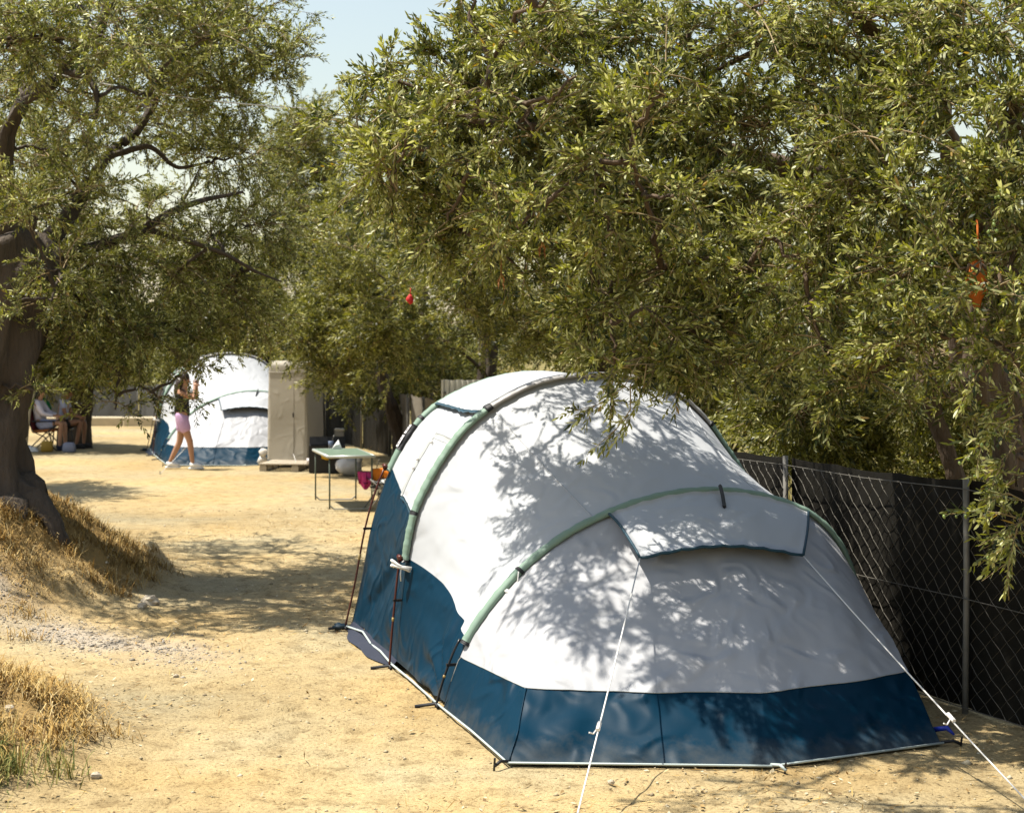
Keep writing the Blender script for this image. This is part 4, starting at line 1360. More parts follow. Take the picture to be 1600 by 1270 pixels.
tuft = lambda x, y: sstep(-.15, .45, vnoise(x * 2.3, y * 2.3, 51)) * .85 + .12
pts = pick(170000, -7.5, -1.6, 6.6, 17.6, lambda x, y: sstep(.05, .22, mound(x, y)) * tuft(x, y) * (1 - gravel_w(x, y)), 52)
scatter_blades('dry_grass', pts, .085, .0026, M['straw'], 1.65, 53, 'dry yellow grass and straw covering the left bank')
pts = pick(90000, -4.4, -1.5, 6.8, 10.8, lambda x, y: sstep(.06, .25, mound(x, y)) * sstep(.1, .5, vnoise(x * 3, y * 3, 54)), 55)
scatter_blades('straw', pts, .16, .0028, M['straw'], 1.8, 56, 'long bent straw lying on the near left bank')
pts = pick(26000, -3.8, -1.8, 6.6, 8.45, lambda x, y: sstep(.02, .2, mound(x, y)) * sstep(.0, .5, vnoise(x * 2.4, y * 2.4, 57)), 58)
scatter_blades('green_grass', pts, .12, .0032, M['green_grass'], .9, 59, 'green grass growing at the lower left edge of the sand')
pts = pick(9000, -7, 7, 6.8, 34, lambda x, y: np.exp(-((x - np.interp(y, [p.y for p in FENCE[:13]], [p.x for p in FENCE[:13]])) / .16) ** 2) * (.25 + .6 * sstep(.2, .6, vnoise(x * 1.2, y * 1.2, 60))), 61)
scatter_blades('weeds', pts, .16, .003, M['straw'], .6, 62, 'dry weeds along the foot of the fence')
pts = pick(60000, .2, 14, 10, 30, lambda x, y: right_of_fence(x, y) * .6 * tuft(x, y), 63)
scatter_blades('meadow_grass', pts, .32, .006, island('yellow green grass', [(0, (.08, .08, .02)), (.6, (.18, .155, .04)), (1, (.30, .24, .08))]), .6, 64, 'tall yellow green grass beyond the black fence')
def tufts(n, x0, x1, y0, y1, wfn, per, seed, rad=.055):
    c = pick(n, x0, x1, y0, y1, wfn, seed)
    r = np.random.default_rng(seed + 1)
    p = np.repeat(c, per, 0)
    p[:, :2] += r.normal(0, rad, (len(p), 2)) * np.repeat(r.uniform(.5, 1.5, len(c)), per)[:, None]
    p[:, 2] = zg(p[:, 0], p[:, 1]) - .004
    return p


bank_w = lambda x, y: sstep(.03, .2, mound(x, y)) * (1 - gravel_w(x, y)) * sstep(-.35, .45, vnoise(x * 1.6, y * 1.2, 150))
scatter_blades('dry_tufts', tufts(2200, -7.2, -1.7, 6.8, 17.4, bank_w, 46, 151), .13, .0032, M['straw'], .95, 152, 'tangled tufts of dry orange grass on the left bank')
M['brown_grass'] = island('withered brown grass', [(0, (.05, .032, .014)), (.6, (.15, .095, .035)), (1, (.28, .18, .06))])
scatter_blades('brown_tufts', tufts(700, -7.2, -1.8, 6.8, 17.4, bank_w, 40, 153, .07), .10, .003, M['brown_grass'], 1.1, 154, 'withered dark brown grass between the straw on the left bank')
scatter_blades('green_tufts', tufts(160, -3.5, -1.9, 6.7, 8.3, lambda x, y: sstep(.02, .15, mound(x, y)), 60, 155, .05), .15, .0034, M['green_grass'], .6, 156, 'green grass tufts in the lower left corner')
# loose straw lying on the sand
r = np.random.default_rng(65)


def chips(name, label, cat, n, region, wfn, size, asp, mat, seed, flat=.25):
    r = np.random.default_rng(seed)
    x, y = r.uniform(region[0], region[1], n), region[2] + (region[3] - region[2]) * r.random(n) ** 1.6
    k = r.random(n) < wfn(x, y)
    x, y = x[k], y[k]
    n = len(x)
    an = r.uniform(0, 6.283, n)
    L_ = size * r.uniform(.5, 1.5, n)
    W_ = L_ * asp * r.uniform(.6, 1.4, n)
    z = zg(x, y) + .004
    d = np.stack([np.cos(an), np.sin(an), r.normal(0, flat, n)], 1) * L_[:, None] / 2
    s = np.stack([-np.sin(an), np.cos(an), r.normal(0, flat, n)], 1) * W_[:, None] / 2
    c = np.stack([x, y, z + np.abs(d[:, 2]) + np.abs(s[:, 2])], 1)
    V = np.stack([c - d, c + s + [0, 0, .002], c + d, c - s], 1).reshape(-1, 3)
    b = (np.arange(n) * 4)[:, None]
    F = np.concatenate([b + [0, 1, 2], b + [0, 2, 3]], 0)
    return tag(link(name, np_mesh(name, V, F), mat), label, cat, kind='stuff')


open_sand = lambda x, y: np.clip(.25 + .5 * vnoise(x * .8, y * .8, 66) + .4 * sstep(.6, 1.5, x), .05, 1)
chips('leaf_litter', 'dry fallen leaves and straw bits on the sandy ground', 'litter', 42000, (-6, 4.5, 6.6, 22), open_sand, .030, .34, M['litter'], 67)
chips('straw_bits', 'pale bits of straw strewn over the sand', 'litter', 14000, (-6, 4.5, 6.6, 20), open_sand, .075, .05, M['straw'], 68)


def stones(name, label, n, region, wfn, size, mat, seed):
    r = np.random.default_rng(seed)
    x, y = r.uniform(region[0], region[1], n), region[2] + (region[3] - region[2]) * r.random(n) ** 1.5
    k = r.random(n) < wfn(x, y)
    x, y = x[k], y[k]
    n = len(x)
    base = np.array([(1, 0, 0), (.3, .95, 0), (-.8, .6, 0), (-.8, -.6, 0), (.3, -.95, 0), (.1, .1, .7), (0, 0, -.5)], float)
    tri = np.array([(0, 1, 5), (1, 2, 5), (2, 3, 5), (3, 4, 5), (4, 0, 5), (1, 0, 6), (2, 1, 6), (3, 2, 6), (4, 3, 6), (0, 4, 6)])
    s = size * np.exp(r.normal(0, .5, n))
    an = r.uniform(0, 6.283, n)
    P_ = base[None] * (1 + r.normal(0, .18, (n, 7, 1))) * s[:, None, None]
    ca, sa = np.cos(an)[:, None], np.sin(an)[:, None]
    X_ = P_[..., 0] * ca - P_[..., 1] * sa + x[:, None]
    Y_ = P_[..., 0] * sa + P_[..., 1] * ca + y[:, None]
    Z_ = P_[..., 2] + zg(x, y)[:, None] + .1 * s[:, None]
    F = (tri[None] + (np.arange(n) * 7)[:, None, None]).reshape(-1, 3)
    return tag(link(name, np_mesh(name, np.stack([X_, Y_, Z_], -1).reshape(-1, 3), F), mat), label, 'stones', kind='stuff')


stones('pebbles', 'small sandy pebbles scattered over the ground', 15000, (-6, 4.5, 6.6, 22), lambda x, y: np.clip(.45 + .6 * vnoise(x * 1.1, y * 1.1, 70), 0, 1), .0052, M['pebble'], 71)
stones('gravel', 'grey gravel on the worn track climbing the left bank', 45000, (-6.5, -1.6, 10.2, 14.2), gravel_w, .0052, island('grey track gravel', [(0, (.16, .13, .10)), (.5, (.30, .26, .205)), (1, (.43, .39, .33))], .95), 72)

rocks = [(235, 944, .075, .05, 'grey stone lying on the worn track below the left trunk'),
         (222, 950, .045, .03, 'small pale stone touching the grey stone below the left trunk'),
         (32, 1072, .032, .03, 'round whitish stone in the straw at the left edge'),
         (14, 1122, .035, .025, 'white angular stone low at the left edge above the green grass'),
         (275, 1058, .022, .016, 'pale stone on bare sand right of the straw bank'),
         (142, 822, .05, .03, 'pale stone on the sand beside the root of the old olive'),
         (955, 1224, .02, .014, 'pale pebble on the sand by the left guy rope of the near tent'),
         (150, 1215, .03, .022, 'sandy stone beside the green grass')]
for i, (px, py, s, h, lab) in enumerate(rocks):
    p = on_ground(px, py)
    for _ in range(30):
        z = float(zg(p.x, p.y))
        p = at(px, py, (EYE - z) * FPX / (py - HOR))
    o = MB().lump((0, 0, h * .5), (s, s * .75, h), 40 + i, 9, 6, .22).build('rock', M['stone'])
    o.location = (p.x, p.y, float(zg(p.x, p.y)))
    o.rotation_euler = (0, 0, i)
    tag(o, lab, 'stone', 'loose stones on the ground')

# ------------------------------------------------------------------ camp furniture
# folding table
tb = Vector((-2.02, 22.3, 0))
Tb = thing('folding_table', 'green topped folding camping table with thin metal legs', 'table', tb)
ctr = [on_ground(493, 783), on_ground(515, 798), on_ground(581, 797), on_ground(556, 782)]
ctr = [Vector((p.x, p.y, 0)) for p in ctr]
H = .69
mt_ = plain('green table top', (.13, .185, .13), .45, .12, 12, 0)
cen = sum(ctr, Vector()) / 4
up = [p + (p - cen).normalized() * .06 for p in ctr]
order = [up[1], up[2], up[3], up[0]]
top = MB().add([p + Vector((0, 0, z)) - tb for z in (H, H + .03) for p in order], [(3, 2, 1, 0), (4, 5, 6, 7)] + [(i, (i + 1) % 4, (i + 1) % 4 + 4, i + 4) for i in range(4)])
to = top.build('table_top', mt_, Tb)
rim = MB()
for i in range(4):
    a, b = order[i], order[(i + 1) % 4]
    rim.tube([a + Vector((0, 0, H + .012)) - tb, b + Vector((0, 0, H + .012)) - tb], .021, 6)
rim.build('rim', plain('pale aluminium edge', (.42, .44, .40), .4, .1, 10, 0, metal=.3), to, True)
lm = plain('dark green metal legs', (.10, .12, .09), .4, .2, 10, 0, metal=.3)
for p in ctr:
    MB().tube([p + Vector((0, 0, H)) - tb, p + Vector((0, 0, .02)) - tb], .0115, 7).build('leg', lm, Tb, True)
for a, b in ((ctr[1], ctr[2]), (ctr[0], ctr[3])):
    d = (b - a).normalized()
    MB().tube([a + Vector((0, 0, .07)) - tb, a + d * .06 + Vector((0, 0, .02)) - tb, b - d * .06 + Vector((0, 0, .02)) - tb, b + Vector((0, 0, .07)) - tb], .0105, 7).build('foot_bar', plain('pale foot bar', (.36, .34, .28), .4, .1, 10, 0), Tb, True)
# white napkin standing on the table
p = at(527, 704, 22.9)
nk = MB()
nk.add([Vector((-.07, -.03, 0)), Vector((.07, -.04, 0)), Vector((.05, .05, 0)), Vector((-.06, .05, 0)), Vector((.015, 0, .125)), Vector((-.02, -.05, .05)), Vector((.035, -.045, .06))],
       [(0, 1, 2, 3), (0, 5, 4), (0, 6, 5), (0, 1, 6), (5, 6, 4), (1, 2, 4, 6), (2, 3, 4), (3, 0, 4)])
o = nk.build('napkin', plain('white paper', (.75, .74, .72), .8, .05, 10, .1))
o.location = (p.x, p.y, H + .034)
tag(o, 'crumpled white napkin standing on the green table', 'napkin')
# dark blue bottle / utensils behind the table top
p = at(517, 700, 23.1)
bt_ = thing('blue_cup', 'blue grey cup holding a spoon at the back of the green table', 'cup', (p.x, p.y, H + .034))
MB().tube([(0, 0, 0), (0, 0, .045), (0, 0, .09)], [.03, .034, .037], 12).build('cup_body', plain('blue grey enamel', (.10, .13, .20), .35, .1, 10, 0), bt_, True)
MB().tube([(.01, 0, .05), (.035, 0, .14), (.045, 0, .17)], [.004, .004, .012], 6).build('spoon', M['steel'], bt_, True)

# folding chair with a beach bag pattern, half hidden by the tent
ch = on_ground(598, 797)
Ch = thing('folding_chair', 'metal folding chair with black and white cloth seat beside the table', 'chair', (ch.x, ch.y, 0), .25)
for y in (-.2, .2):
    MB().tube([(-.22, y, .01), (.0, y, .3), (.2, y, .62), (.24, y, .80)], .011, 7).build('frame_tube', M['steel'], Ch, True)
    MB().tube([(.24, y, .01), (.0, y, .25), (-.2, y, .42)], .011, 7).build('leg', M['steel'], Ch, True)
m, nt, N, L, P = nodes_of('black and white print cloth')
n_ = noise(nt, 14, 2)
L.new(ramp(nt, n_, [(.46, (.02, .02, .02)), (.5, (.55, .54, .48)), (.58, (.55, .54, .48)), (.62, (.12, .13, .10))]), P.inputs['Base Color'])
P.inputs['Roughness'].default_value = .8
seat = MB()
for i in range(9):
    k = i / 8
    for y in (-.2, .2): seat.v.append((-.2 + .36 * k, y, .42 - .05 * math.sin(math.pi * k)))
seat.f = [(2 * i, 2 * i + 1, 2 * i + 3, 2 * i + 2) for i in range(8)]
b = len(seat.v)
seat.v += [(x, y, z - .012) for x, y, z in seat.v]
seat.f += [(2 * i + 2 + b, 2 * i + 3 + b, 2 * i + 1 + b, 2 * i + b) for i in range(8)] + [(0, 2, 2 + b, b), (1, b + 1, b + 3, 3)]
seat.build('seat', m, Ch, True)
MB().box((.215, 0, .66), (.012, .4, .24), rot=Matrix.Rotation(.2, 3, 'Y')).build('backrest', m, Ch)
MB().lump((0.02, -.02, .28), (.17, .17, .12), 5, 12, 7, .2).build('cloth_pouch', m, Ch, True)


def drape(name, c, w, h, mat, seed, label, cat, rz=0, over=.12):
    """a cloth hung over a rail: two hanging sides with folds"""
    r = np.random.default_rng(seed)
    nu, nv = 16, 16
    vs = []
    for j in range(nv):
        k = j / (nv - 1)
        s = (k - .42) * 2 * h
        for i in range(nu):
            q = i / (nu - 1)
            fold = .022 * math.sin(q * 13 + seed) * min(1, abs(s) * 6) + .012 * math.sin(q * 29 + 4 * k)
            y = (.03 if s > 0 else -.03) * min(1, abs(s) * 12) + fold
            vs.append((w * (q - .5) * (1 - .12 * abs(s) / h), y, .015 - abs(s) * (.9 + .2 * math.sin(q * 5 + seed))))
    fs = [(j * nu + i, j * nu + i + 1, (j + 1) * nu + i + 1, (j + 1) * nu + i) for j in range(nv - 1) for i in range(nu - 1)]
    n_ = len(vs)
    vs += [(x, y * .8, z - .012) for x, y, z in vs]
    rim = list(range(nu)) + [j * nu + nu - 1 for j in range(1, nv)] + [(nv - 1) * nu + i for i in range(nu - 2, -1, -1)] + [j * nu for j in range(nv - 2, 0, -1)]
    fs += [tuple(i + n_ for i in reversed(f)) for f in fs] + [(a, b, b + n_, a + n_) for a, b in zip(rim, rim[1:] + rim[:1])]
    o = MB().add(vs, fs).build(name, mat, None, True)
    o.location = c
    o.rotation_euler = (0, 0, rz)
    return tag(o, label, cat)


drape('orange_towel', at(598, 732, 21.75), .27, .20, plain('orange towel', (.75, .20, .01), .85, .2, 20, .3), 2, 'bright orange towel draped over the folding chair', 'towel', .2)
drape('pink_towel', at(570, 737, 21.8), .19, .19, plain('pink cloth', (.70, .06, .26), .8, .3, 9, .2), 5, 'pink cloth hanging at the corner of the green table', 'cloth', .1)
# rail the pink cloth hangs from
p = at(570, 737, 21.8)
MB().tube([(p.x - .12, p.y, p.z), (p.x + .14, p.y, p.z + .004), (ch.x - .05, ch.y + .05, .66)], .006, 6).build('rail', M['steel']).parent = None
tag(bpy.data.objects['rail'], 'thin metal bar under the pink cloth', 'bar')

# ------------------------------------------------------------------ cabinet on its pallet
pl = on_ground(465, 737)
Pl = thing('wooden_pallet', 'pale wooden pallet under the beige cabinet', 'pallet', (pl.x, pl.y + .45, 0), -.10)
wood = plain('weathered pale wood', (.46, .39, .29), .85, .3, 9, .2)
for i in range(5):
    MB().box((0, -.40 + i * .2, .125), (1.24, .145, .022), .01 * (i % 3 - 1)).build('deck_board', wood, Pl)
for x in (-.55, 0, .55):
    MB().box((x, 0, .0985), (.1, .9, .024)).build('stringer', wood, Pl)
    for y in (-.4, 0, .4):
        MB().box((x, y, .043), (.12, .12, .086)).build('block', wood, Pl)
cp = on_ground(457, 731)
Cb = thing('covered_cabinet', 'tall beige cabinet under a cloth cover standing on the pallet', 'cabinet', (cp.x, cp.y + .42, .137), -.30)
bg = fabric('beige cover cloth', (.38, .345, .28), .8, .2, .06, .22)
nz, ring = 26, 40
vs = []
for j in range(nz):
    k = j / (nz - 1)
    z = 1.70 * k
    hw, hd = .385 - .02 * k, .37 - .02 * k
    if k > .96: hw, hd = hw * .96, hd * .96
    for i in range(ring):
        an = 2 * math.pi * (i + .5) / ring
        c_, s_ = math.cos(an), math.sin(an)
        e = .09
        x = hw * math.copysign(abs(c_) ** e, c_)
        y = hd * math.copysign(abs(s_) ** e, s_)
        f_ = .010 * math.sin(i * 1.9 + 2 * k) * math.sin(j * .3 + i) + .012 * float(vnoise(i * .5, k * 3, 81))
        vs.append((x * (1 + f_), y * (1 + f_), z + (.02 * math.sin(i * .8) if j == nz - 1 else 0)))
fs = [(j * ring + i, j * ring + (i + 1) % ring, (j + 1) * ring + (i + 1) % ring, (j + 1) * ring + i) for j in range(nz - 1) for i in range(ring)]
MB().add(vs, fs + [tuple((nz - 1) * ring + i for i in range(ring))]).build('cover', bg, Cb, True)
MB().box((-.395, -.05, .86), (.03, .16, 1.5), bev=.012).build('door_flap', bg, Cb)
zipm = plain('grey zip tape', (.26, .235, .19), .7, .1, 20, 0)
MB().tube([(.13, -.374 + .02 * k / 12, .08 + 1.48 * k / 12) for k in range(13)], .005, 5).build('zip', zipm, Cb, True)
MB().tube([(-.36, -.358, 1.52), (0, -.360, 1.515), (.36, -.358, 1.52)], .006, 5).build('seam', zipm, Cb, True)
MB().tube([(.13, -.39, .82), (.135, -.40, .74)], .010, 5).build('zip_pull', M['black_web'], Cb)
MB().tube([(-.41, -.13, 1.22), (-.41, .05, 1.215)], .012, 5).build('tie', plain('tan tie', (.28, .24, .17), .8, .1, 9, 0), Cb)

MB_ = MB().lump((0, 0, .09), (.09, .08, .10), 9, 10, 7, .25).lump((.02, -.02, .23), (.075, .07, .075), 10, 10, 7, .25)
o = MB_.build('cloth_bundle', plain('white cloth bundle', (.62, .58, .52), .8, .15, 9, .2), None, True)
q = on_ground(409, 728)
o.location = (q.x, q.y + .1, 0)
tag(o, 'crumpled white cloth bundle at the foot of the beige cabinet', 'bundle')
# white pipe on the right end of the pallet
q = on_ground(498, 738)
o = MB().tube([(-.30, 0, .0), (.22, .05, .02)], .05, 10).build('pipe', plain('white plastic pipe', (.68, .62, .60), .4, .05, 9, 0), None, True)
o.location = (q.x + .1, q.y + .0, .19)
tag(o, 'white plastic pipe lying across the end of the pallet', 'pipe')
# black crate with yellow bag inside, clear bag on the ground
q = on_ground(506, 742)
Bx = thing('black_crate', 'open black crate behind the green table', 'crate', (q.x, q.y + .5, 0), .1)
bk = plain('black plastic', (.012, .012, .014), .5, .2, 9, 0)
for sx, sy, lx, ly in ((0, -.22, .56, .02), (0, .22, .56, .02), (-.29, 0, .02, .46), (.29, 0, .02, .46)):
    MB().box((sx, sy, .24), (lx, ly, .44)).build('side', bk, Bx)
MB().box((0, 0, .02), (.55, .42, .03)).build('base', bk, Bx)
MB().box((0, .24, .52), (.6, .02, .14), rot=Matrix.Rotation(-.25, 3, 'X')).build('lid', bk, Bx)
o = MB().lump((0, 0, 0), (.12, .10, .09), 14, 10, 7, .2).build('yellow_bag', plain('yellow bag', (.48, .30, .01), .6, .3, 8, .2), None, True)
o.location = (q.x + .04, q.y + .2, .32)
tag(o, 'small yellow bag hanging on the black crate', 'bag')
q = on_ground(545, 744)
m, nt, N, L, P = nodes_of('cloudy plastic bag')
P.inputs['Base Color'].default_value = (.55, .52, .49, 1)
P.inputs['Roughness'].default_value = .25
L.new(mix_rgb(nt, noise(nt, 6, 3), (.30, .28, .25), (.66, .64, .62)), P.inputs['Base Color'])
bump(nt, P, noise(nt, 12, 5), .8, .03)
Pb = thing('plastic_bag', 'knotted cloudy white plastic bag on the ground under the table', 'bag', (q.x, q.y + .1, 0))
MB().lump((0, 0, .15), (.22, .19, .165), 15, 14, 9, .12).build('bag_body', m, Pb, True)
MB().lump((.14, -.05, .27), (.07, .06, .08), 16, 9, 6, .3).build('knot', m, Pb, True)
# grey meter post
q = at(530, 700, 29.6)
Pp = thing('meter_post', 'short grey concrete post with pale cap beyond the table', 'post', (q.x, q.y, 0))
MB().box((0, 0, .30), (.17, .15, .60), taper=.95, bev=.012).build('shaft', M['concrete'], Pp)
MB().box((0, 0, .625), (.165, .15, .045), bev=.012).build('cap', plain('pale concrete', (.48, .45, .38), .9, .15, 8, .3), Pp)
# pale corrugated sheet above the tent roof
a, b = at(690, 640, 25.2), at(775, 640, 24.9)
Sh = thing('corrugated_sheet', 'cream corrugated metal sheet standing behind the near tent', 'metal sheet', (a.x, a.y, 0), math.atan2(b.y - a.y, b.x - a.x))
Ln = (Vector((b.x, b.y, 0)) - Vector((a.x, a.y, 0))).length
N_ = 60
vs = []
for z in (0.0, 1.615):
    for i in range(N_ + 1):
        x = Ln * i / N_
        vs.append((x, .022 * (1 if (i // 3) % 2 else -1) * .7 + .004 * math.sin(i), z + .006 * math.sin(i * .4)))
vs += [(x, y + .01, z) for x, y, z in vs]
k = N_ + 1
fs = [(i, i + 1, k + i + 1, k + i) for i in range(N_)] + [(2 * k + i + 1, 2 * k + i, 3 * k + i, 3 * k + i + 1) for i in range(N_)] + [(k + i, k + i + 1, 3 * k + i + 1, 3 * k + i) for i in range(N_)] + [(0, k, 3 * k, 2 * k), (N_, 2 * k + N_, 3 * k + N_, k + N_)]
MB().add(vs, fs).build('sheet', plain('cream painted metal', (.60, .57, .47), .5, .15, 5, .1), Sh)
for x in (.04, Ln - .04):
    MB().box((x, .05, .8), (.05, .05, 1.56)).build('batten', wood, Sh)
MB().tube([(.05, -.03, 1.42), (.05, .02, 1.42)], .018, 8).build('bolt', M['steel'], Sh)

# ------------------------------------------------------------------ people
def skin(name, verts, edges, radii, mat, parent, sub=2):
    me = bpy.data.meshes.new(name)
    me.from_pydata([tuple(v) for v in verts], edges, [])
    o = bpy.data.objects.new(name, me)
    COL.objects.link(o)
    md = o.modifiers.new('skin', 'SKIN')
    md.use_smooth_shade = True
    lay = me.skin_vertices[0].data
    for i, rr_ in enumerate(radii):
        lay[i].radius = rr_ if hasattr(rr_, '__len__') else (rr_, rr_)
        lay[i].use_root = (i == 0)
    s = o.modifiers.new('sub', 'SUBSURF')
    s.levels = s.render_levels = sub
    dg = bpy.context.evaluated_depsgraph_get()
    new = bpy.data.meshes.new_from_object(o.evaluated_get(dg))
    new.name = name
    bpy.data.objects.remove(o)
    if mat: new.materials.clear()
    return link(name, new, mat, parent, True)


SK = plain('tanned skin', (.42, .22, .13), .5, .15, 6, 0)
HAIR = plain('black hair', (.012, .009, .008), .45, .4, 40, .4)
HAIRB = plain('dark brown hair', (.035, .02, .012), .45, .4, 40, .4)


def chain(J, names):
    return [Vector(J[n]) for n in names]


def person(label, loc, rz, J, cloth, hair_long, hair_mat, shoes, skinm=SK, child=1.0):
    """J: joints in metres, x forward, z up"""
    Pn = thing('person', label, 'person', loc, rz)
    order = ['pelvis', 'waist', 'chest', 'neck', 'head_low', 'head', 'crown']
    vs, es, rs, ix = [], [], [], {}
    def add(n, p, r_, par=None):
        ix[n] = len(vs)
        vs.append(Vector(p)); rs.append(r_)
        if par: es.append((ix[par], ix[n]))
    rad = {'pelvis': (.145, .10), 'waist': (.125, .09), 'chest': (.145, .10), 'neck': (.052, .052), 'head_low': (.065, .075), 'head': (.078, .095), 'crown': (.05, .06)}
    par = None
    for n in order:
        add(n, J[n], rad[n], par); par = n
    for s in 'lr':
        add('sho' + s, J['sho' + s], .055, 'chest'); add('elb' + s, J['elb' + s], .040, 'sho' + s); add('wri' + s, J['wri' + s], .027, 'elb' + s)
        w, e = Vector(J['wri' + s]), Vector(J['elb' + s])
        d = (w - e).normalized()
        add('pal' + s, w + d * .06, (.036, .02), 'wri' + s)
        sd = d.cross(Vector((0, 1, 0)))
        sd = sd.normalized() if sd.length > .1 else Vector((1, 0, 0))
        nrm = d.cross(sd)
        for k in range(4):
            o_ = sd * (-.03 + .02 * k)
            ln = (.062, .074, .07, .055)[k]
            add('f%d%s' % (k, s), w + d * .095 + o_, .0095, 'pal' + s)
            add('g%d%s' % (k, s), w + d * (.095 + ln * .55) + o_ * 1.1 + nrm * .012, .008, 'f%d%s' % (k, s))
            add('h%d%s' % (k, s), w + d * (.095 + ln * .8) + o_ * 1.1 + nrm * .035, .0065, 'g%d%s' % (k, s))
        add('th' + s, w + d * .04 - sd * .045 + nrm * .015, .011, 'pal' + s)
        add('ti' + s, w + d * .075 - sd * .062 + nrm * .028, .008, 'th' + s)
        add('hip' + s, J['hip' + s], .088, 'pelvis'); add('kne' + s, J['kne' + s], .058, 'hip' + s)
        c = Vector(J['kne' + s]).lerp(Vector(J['ank' + s]), .32)
        add('cal' + s, c, .053, 'kne' + s); add('ank' + s, J['ank' + s], .034, 'cal' + s)
        add('toe' + s, J['toe' + s], (.04, .03), 'ank' + s)
    skin('body', vs, es, rs, skinm, Pn, 2)
    for nm, mat, parts in cloth:
        v_, e_, r_ = [], [], []
        idx_ = {}
        for a, b, t0, t1, ra, rb in parts:
            p0, p1 = Vector(J[a]).lerp(Vector(J[b]), t0), Vector(J[a]).lerp(Vector(J[b]), t1)
            ids = []
            for tagp, p, rr_ in ((a + str(t0), p0, ra), (b + str(t1), p1, rb)):
                key = a if t0 == 0 and tagp == a + str(t0) else (b if t1 == 1 and tagp == b + str(t1) else tagp + a)
                if key not in idx_:
                    idx_[key] = len(v_); v_.append(p); r_.append(rr_)
                ids.append(idx_[key])
            e_.append(tuple(ids))
        skin(nm, v_, e_, r_, mat, Pn, 2)
    h, hl = Vector(J['head']), Vector(J['head_low'])
    fw = Vector(J.get('face', (1, 0, 0))).normalized()
    up_ = (Vector(J['crown']) - hl).normalized()
    sdv = up_.cross(fw).normalized()
    hm = MB()
    hm.lump(h - fw * .022 + up_ * .03, (.098, .092, .098), 3, 14, 9, .03)
    if hair_long:
        nk_ = Vector(J['neck'])
        hm.tube([h - fw * .05, hl - fw * .075, nk_ - fw * .085 - up_ * .05, nk_ - fw * .09 - up_ * .2], [.085, .085, .085, .04], 10)
    hm.build('hair', hair_mat, Pn, True)
    nose = hl.lerp(h, .45) + fw * .088
    MB().tube([nose + up_ * .03 - fw * .012, nose + fw * .012 - up_ * .008, nose - up_ * .016 - fw * .01], [.007, .013, .008], 6).build('nose', skinm, Pn, True)
    for s in (-1, 1):
        MB().lump(h - up_ * .015 + sdv * s * .078 - fw * .005, (.012, .012, .03), 2, 7, 5, .05).build('ear', skinm, Pn, True)
    eye_m = plain('dark eyes', (.02, .014, .01), .2, .1, 9, 0)
    for s in (-1, 1):
        MB().lump(h + fw * .083 + sdv * s * .032 - up_ * .004, (.010, .010, .007), 1, 7, 5, .0).build('eye', eye_m, Pn, True)
    MB().tube([hl + fw * .083 + sdv * .022 + up_ * .006, hl + fw * .090 + up_ * .004, hl + fw * .083 - sdv * .022 + up_ * .006], .006, 6).build('mouth', plain('lips', (.38, .12, .10), .5, .1, 9, 0), Pn, True)
    if shoes:
        for s in 'lr':
            a, t = Vector(J['ank' + s]), Vector(J['toe' + s])
            d = (t - a); d.z = 0; d = d.normalized()
            sh_ = MB()
            ln = .27
            c = Vector((a.x, a.y, 0)) + d * .06
            zs = min(a.z - .075, t.z - .03)
            R_ = Matrix.Rotation(math.atan2(d.y, d.x), 3, 'Z')
            sh_.box(c + Vector((0, 0, zs + .014)), (ln, .095, .028), rot=R_, bev=.012)
            sh_.tube([c - d * .105 + Vector((0, 0, zs + .07)), c - d * .02 + Vector((0, 0, zs + .068)), c + d * .06 + Vector((0, 0, zs + .05)), c + d * .115 + Vector((0, 0, zs + .038))], [.042, .048, .042, .028], 10)
            sh_.build('shoe', shoes, Pn, True)
    return Pn


WS = plain('white shoe', (.74, .72, .68), .6, .08, 9, 0)
LILAC = plain('lilac shorts', (.52, .33, .52), .8, .1, 9, .1)
BLACKT = plain('black shirt', (.012, .012, .012), .7, .3, 9, .1)
wp = on_ground(284, 733)
J = dict(pelvis=(0, 0, .88), waist=(.0, 0, 1.02), chest=(.015, 0, 1.22), neck=(.03, 0, 1.39), head_low=(.05, 0, 1.46), head=(.06, 0, 1.545), crown=(.055, 0, 1.61),
         shol=(.02, .17, 1.325), elbl=(.22, .19, 1.20), wril=(.245, .07, 1.41), shor=(.02, -.17, 1.325), elbr=(.24, -.17, 1.215), wrir=(.235, -.06, 1.40),
         hipl=(0, .085, .86), knel=(-.05, .09, .47), ankl=(-.23, .09, .105), toel=(-.09, .09, .045), hipr=(.02, -.085, .86), kner=(.16, -.09, .475), ankr=(.205, -.09, .10), toer=(.345, -.09, .04), face=(1, 0, -.05))
person('person in black top and lilac shorts walking past the far tent, hands raised', (wp.x, wp.y, 0), 0, J,
       [('shirt', BLACKT, [('pelvis', 'waist', -.25, 1, (.166, .125), (.150, .116)), ('waist', 'chest', 0, 1, (.142, .108), (.165, .122)), ('chest', 'neck', 0, .75, (.165, .122), (.075, .075)), ('chest', 'shol', 0, 1, (.165, .122), .075), ('shol', 'elbl', 0, .45, .075, .062), ('chest', 'shor', 0, 1, (.165, .122), .075), ('shor', 'elbr', 0, .45, .075, .062)]),
        ('shorts', LILAC, [('pelvis', 'waist', 0, .95, (.172, .136), (.160, .124)), ('pelvis', 'hipl', 0, 1, (.165, .128), .115), ('hipl', 'knel', 0, .62, .115, .098), ('pelvis', 'hipr', 0, 1, (.165, .128), .115), ('hipr', 'kner', 0, .62, .115, .098)])],
       True, HAIRB, WS)
ph = Vector((wp.x, wp.y, 0)) + Vector((.265, .0, 1.50))
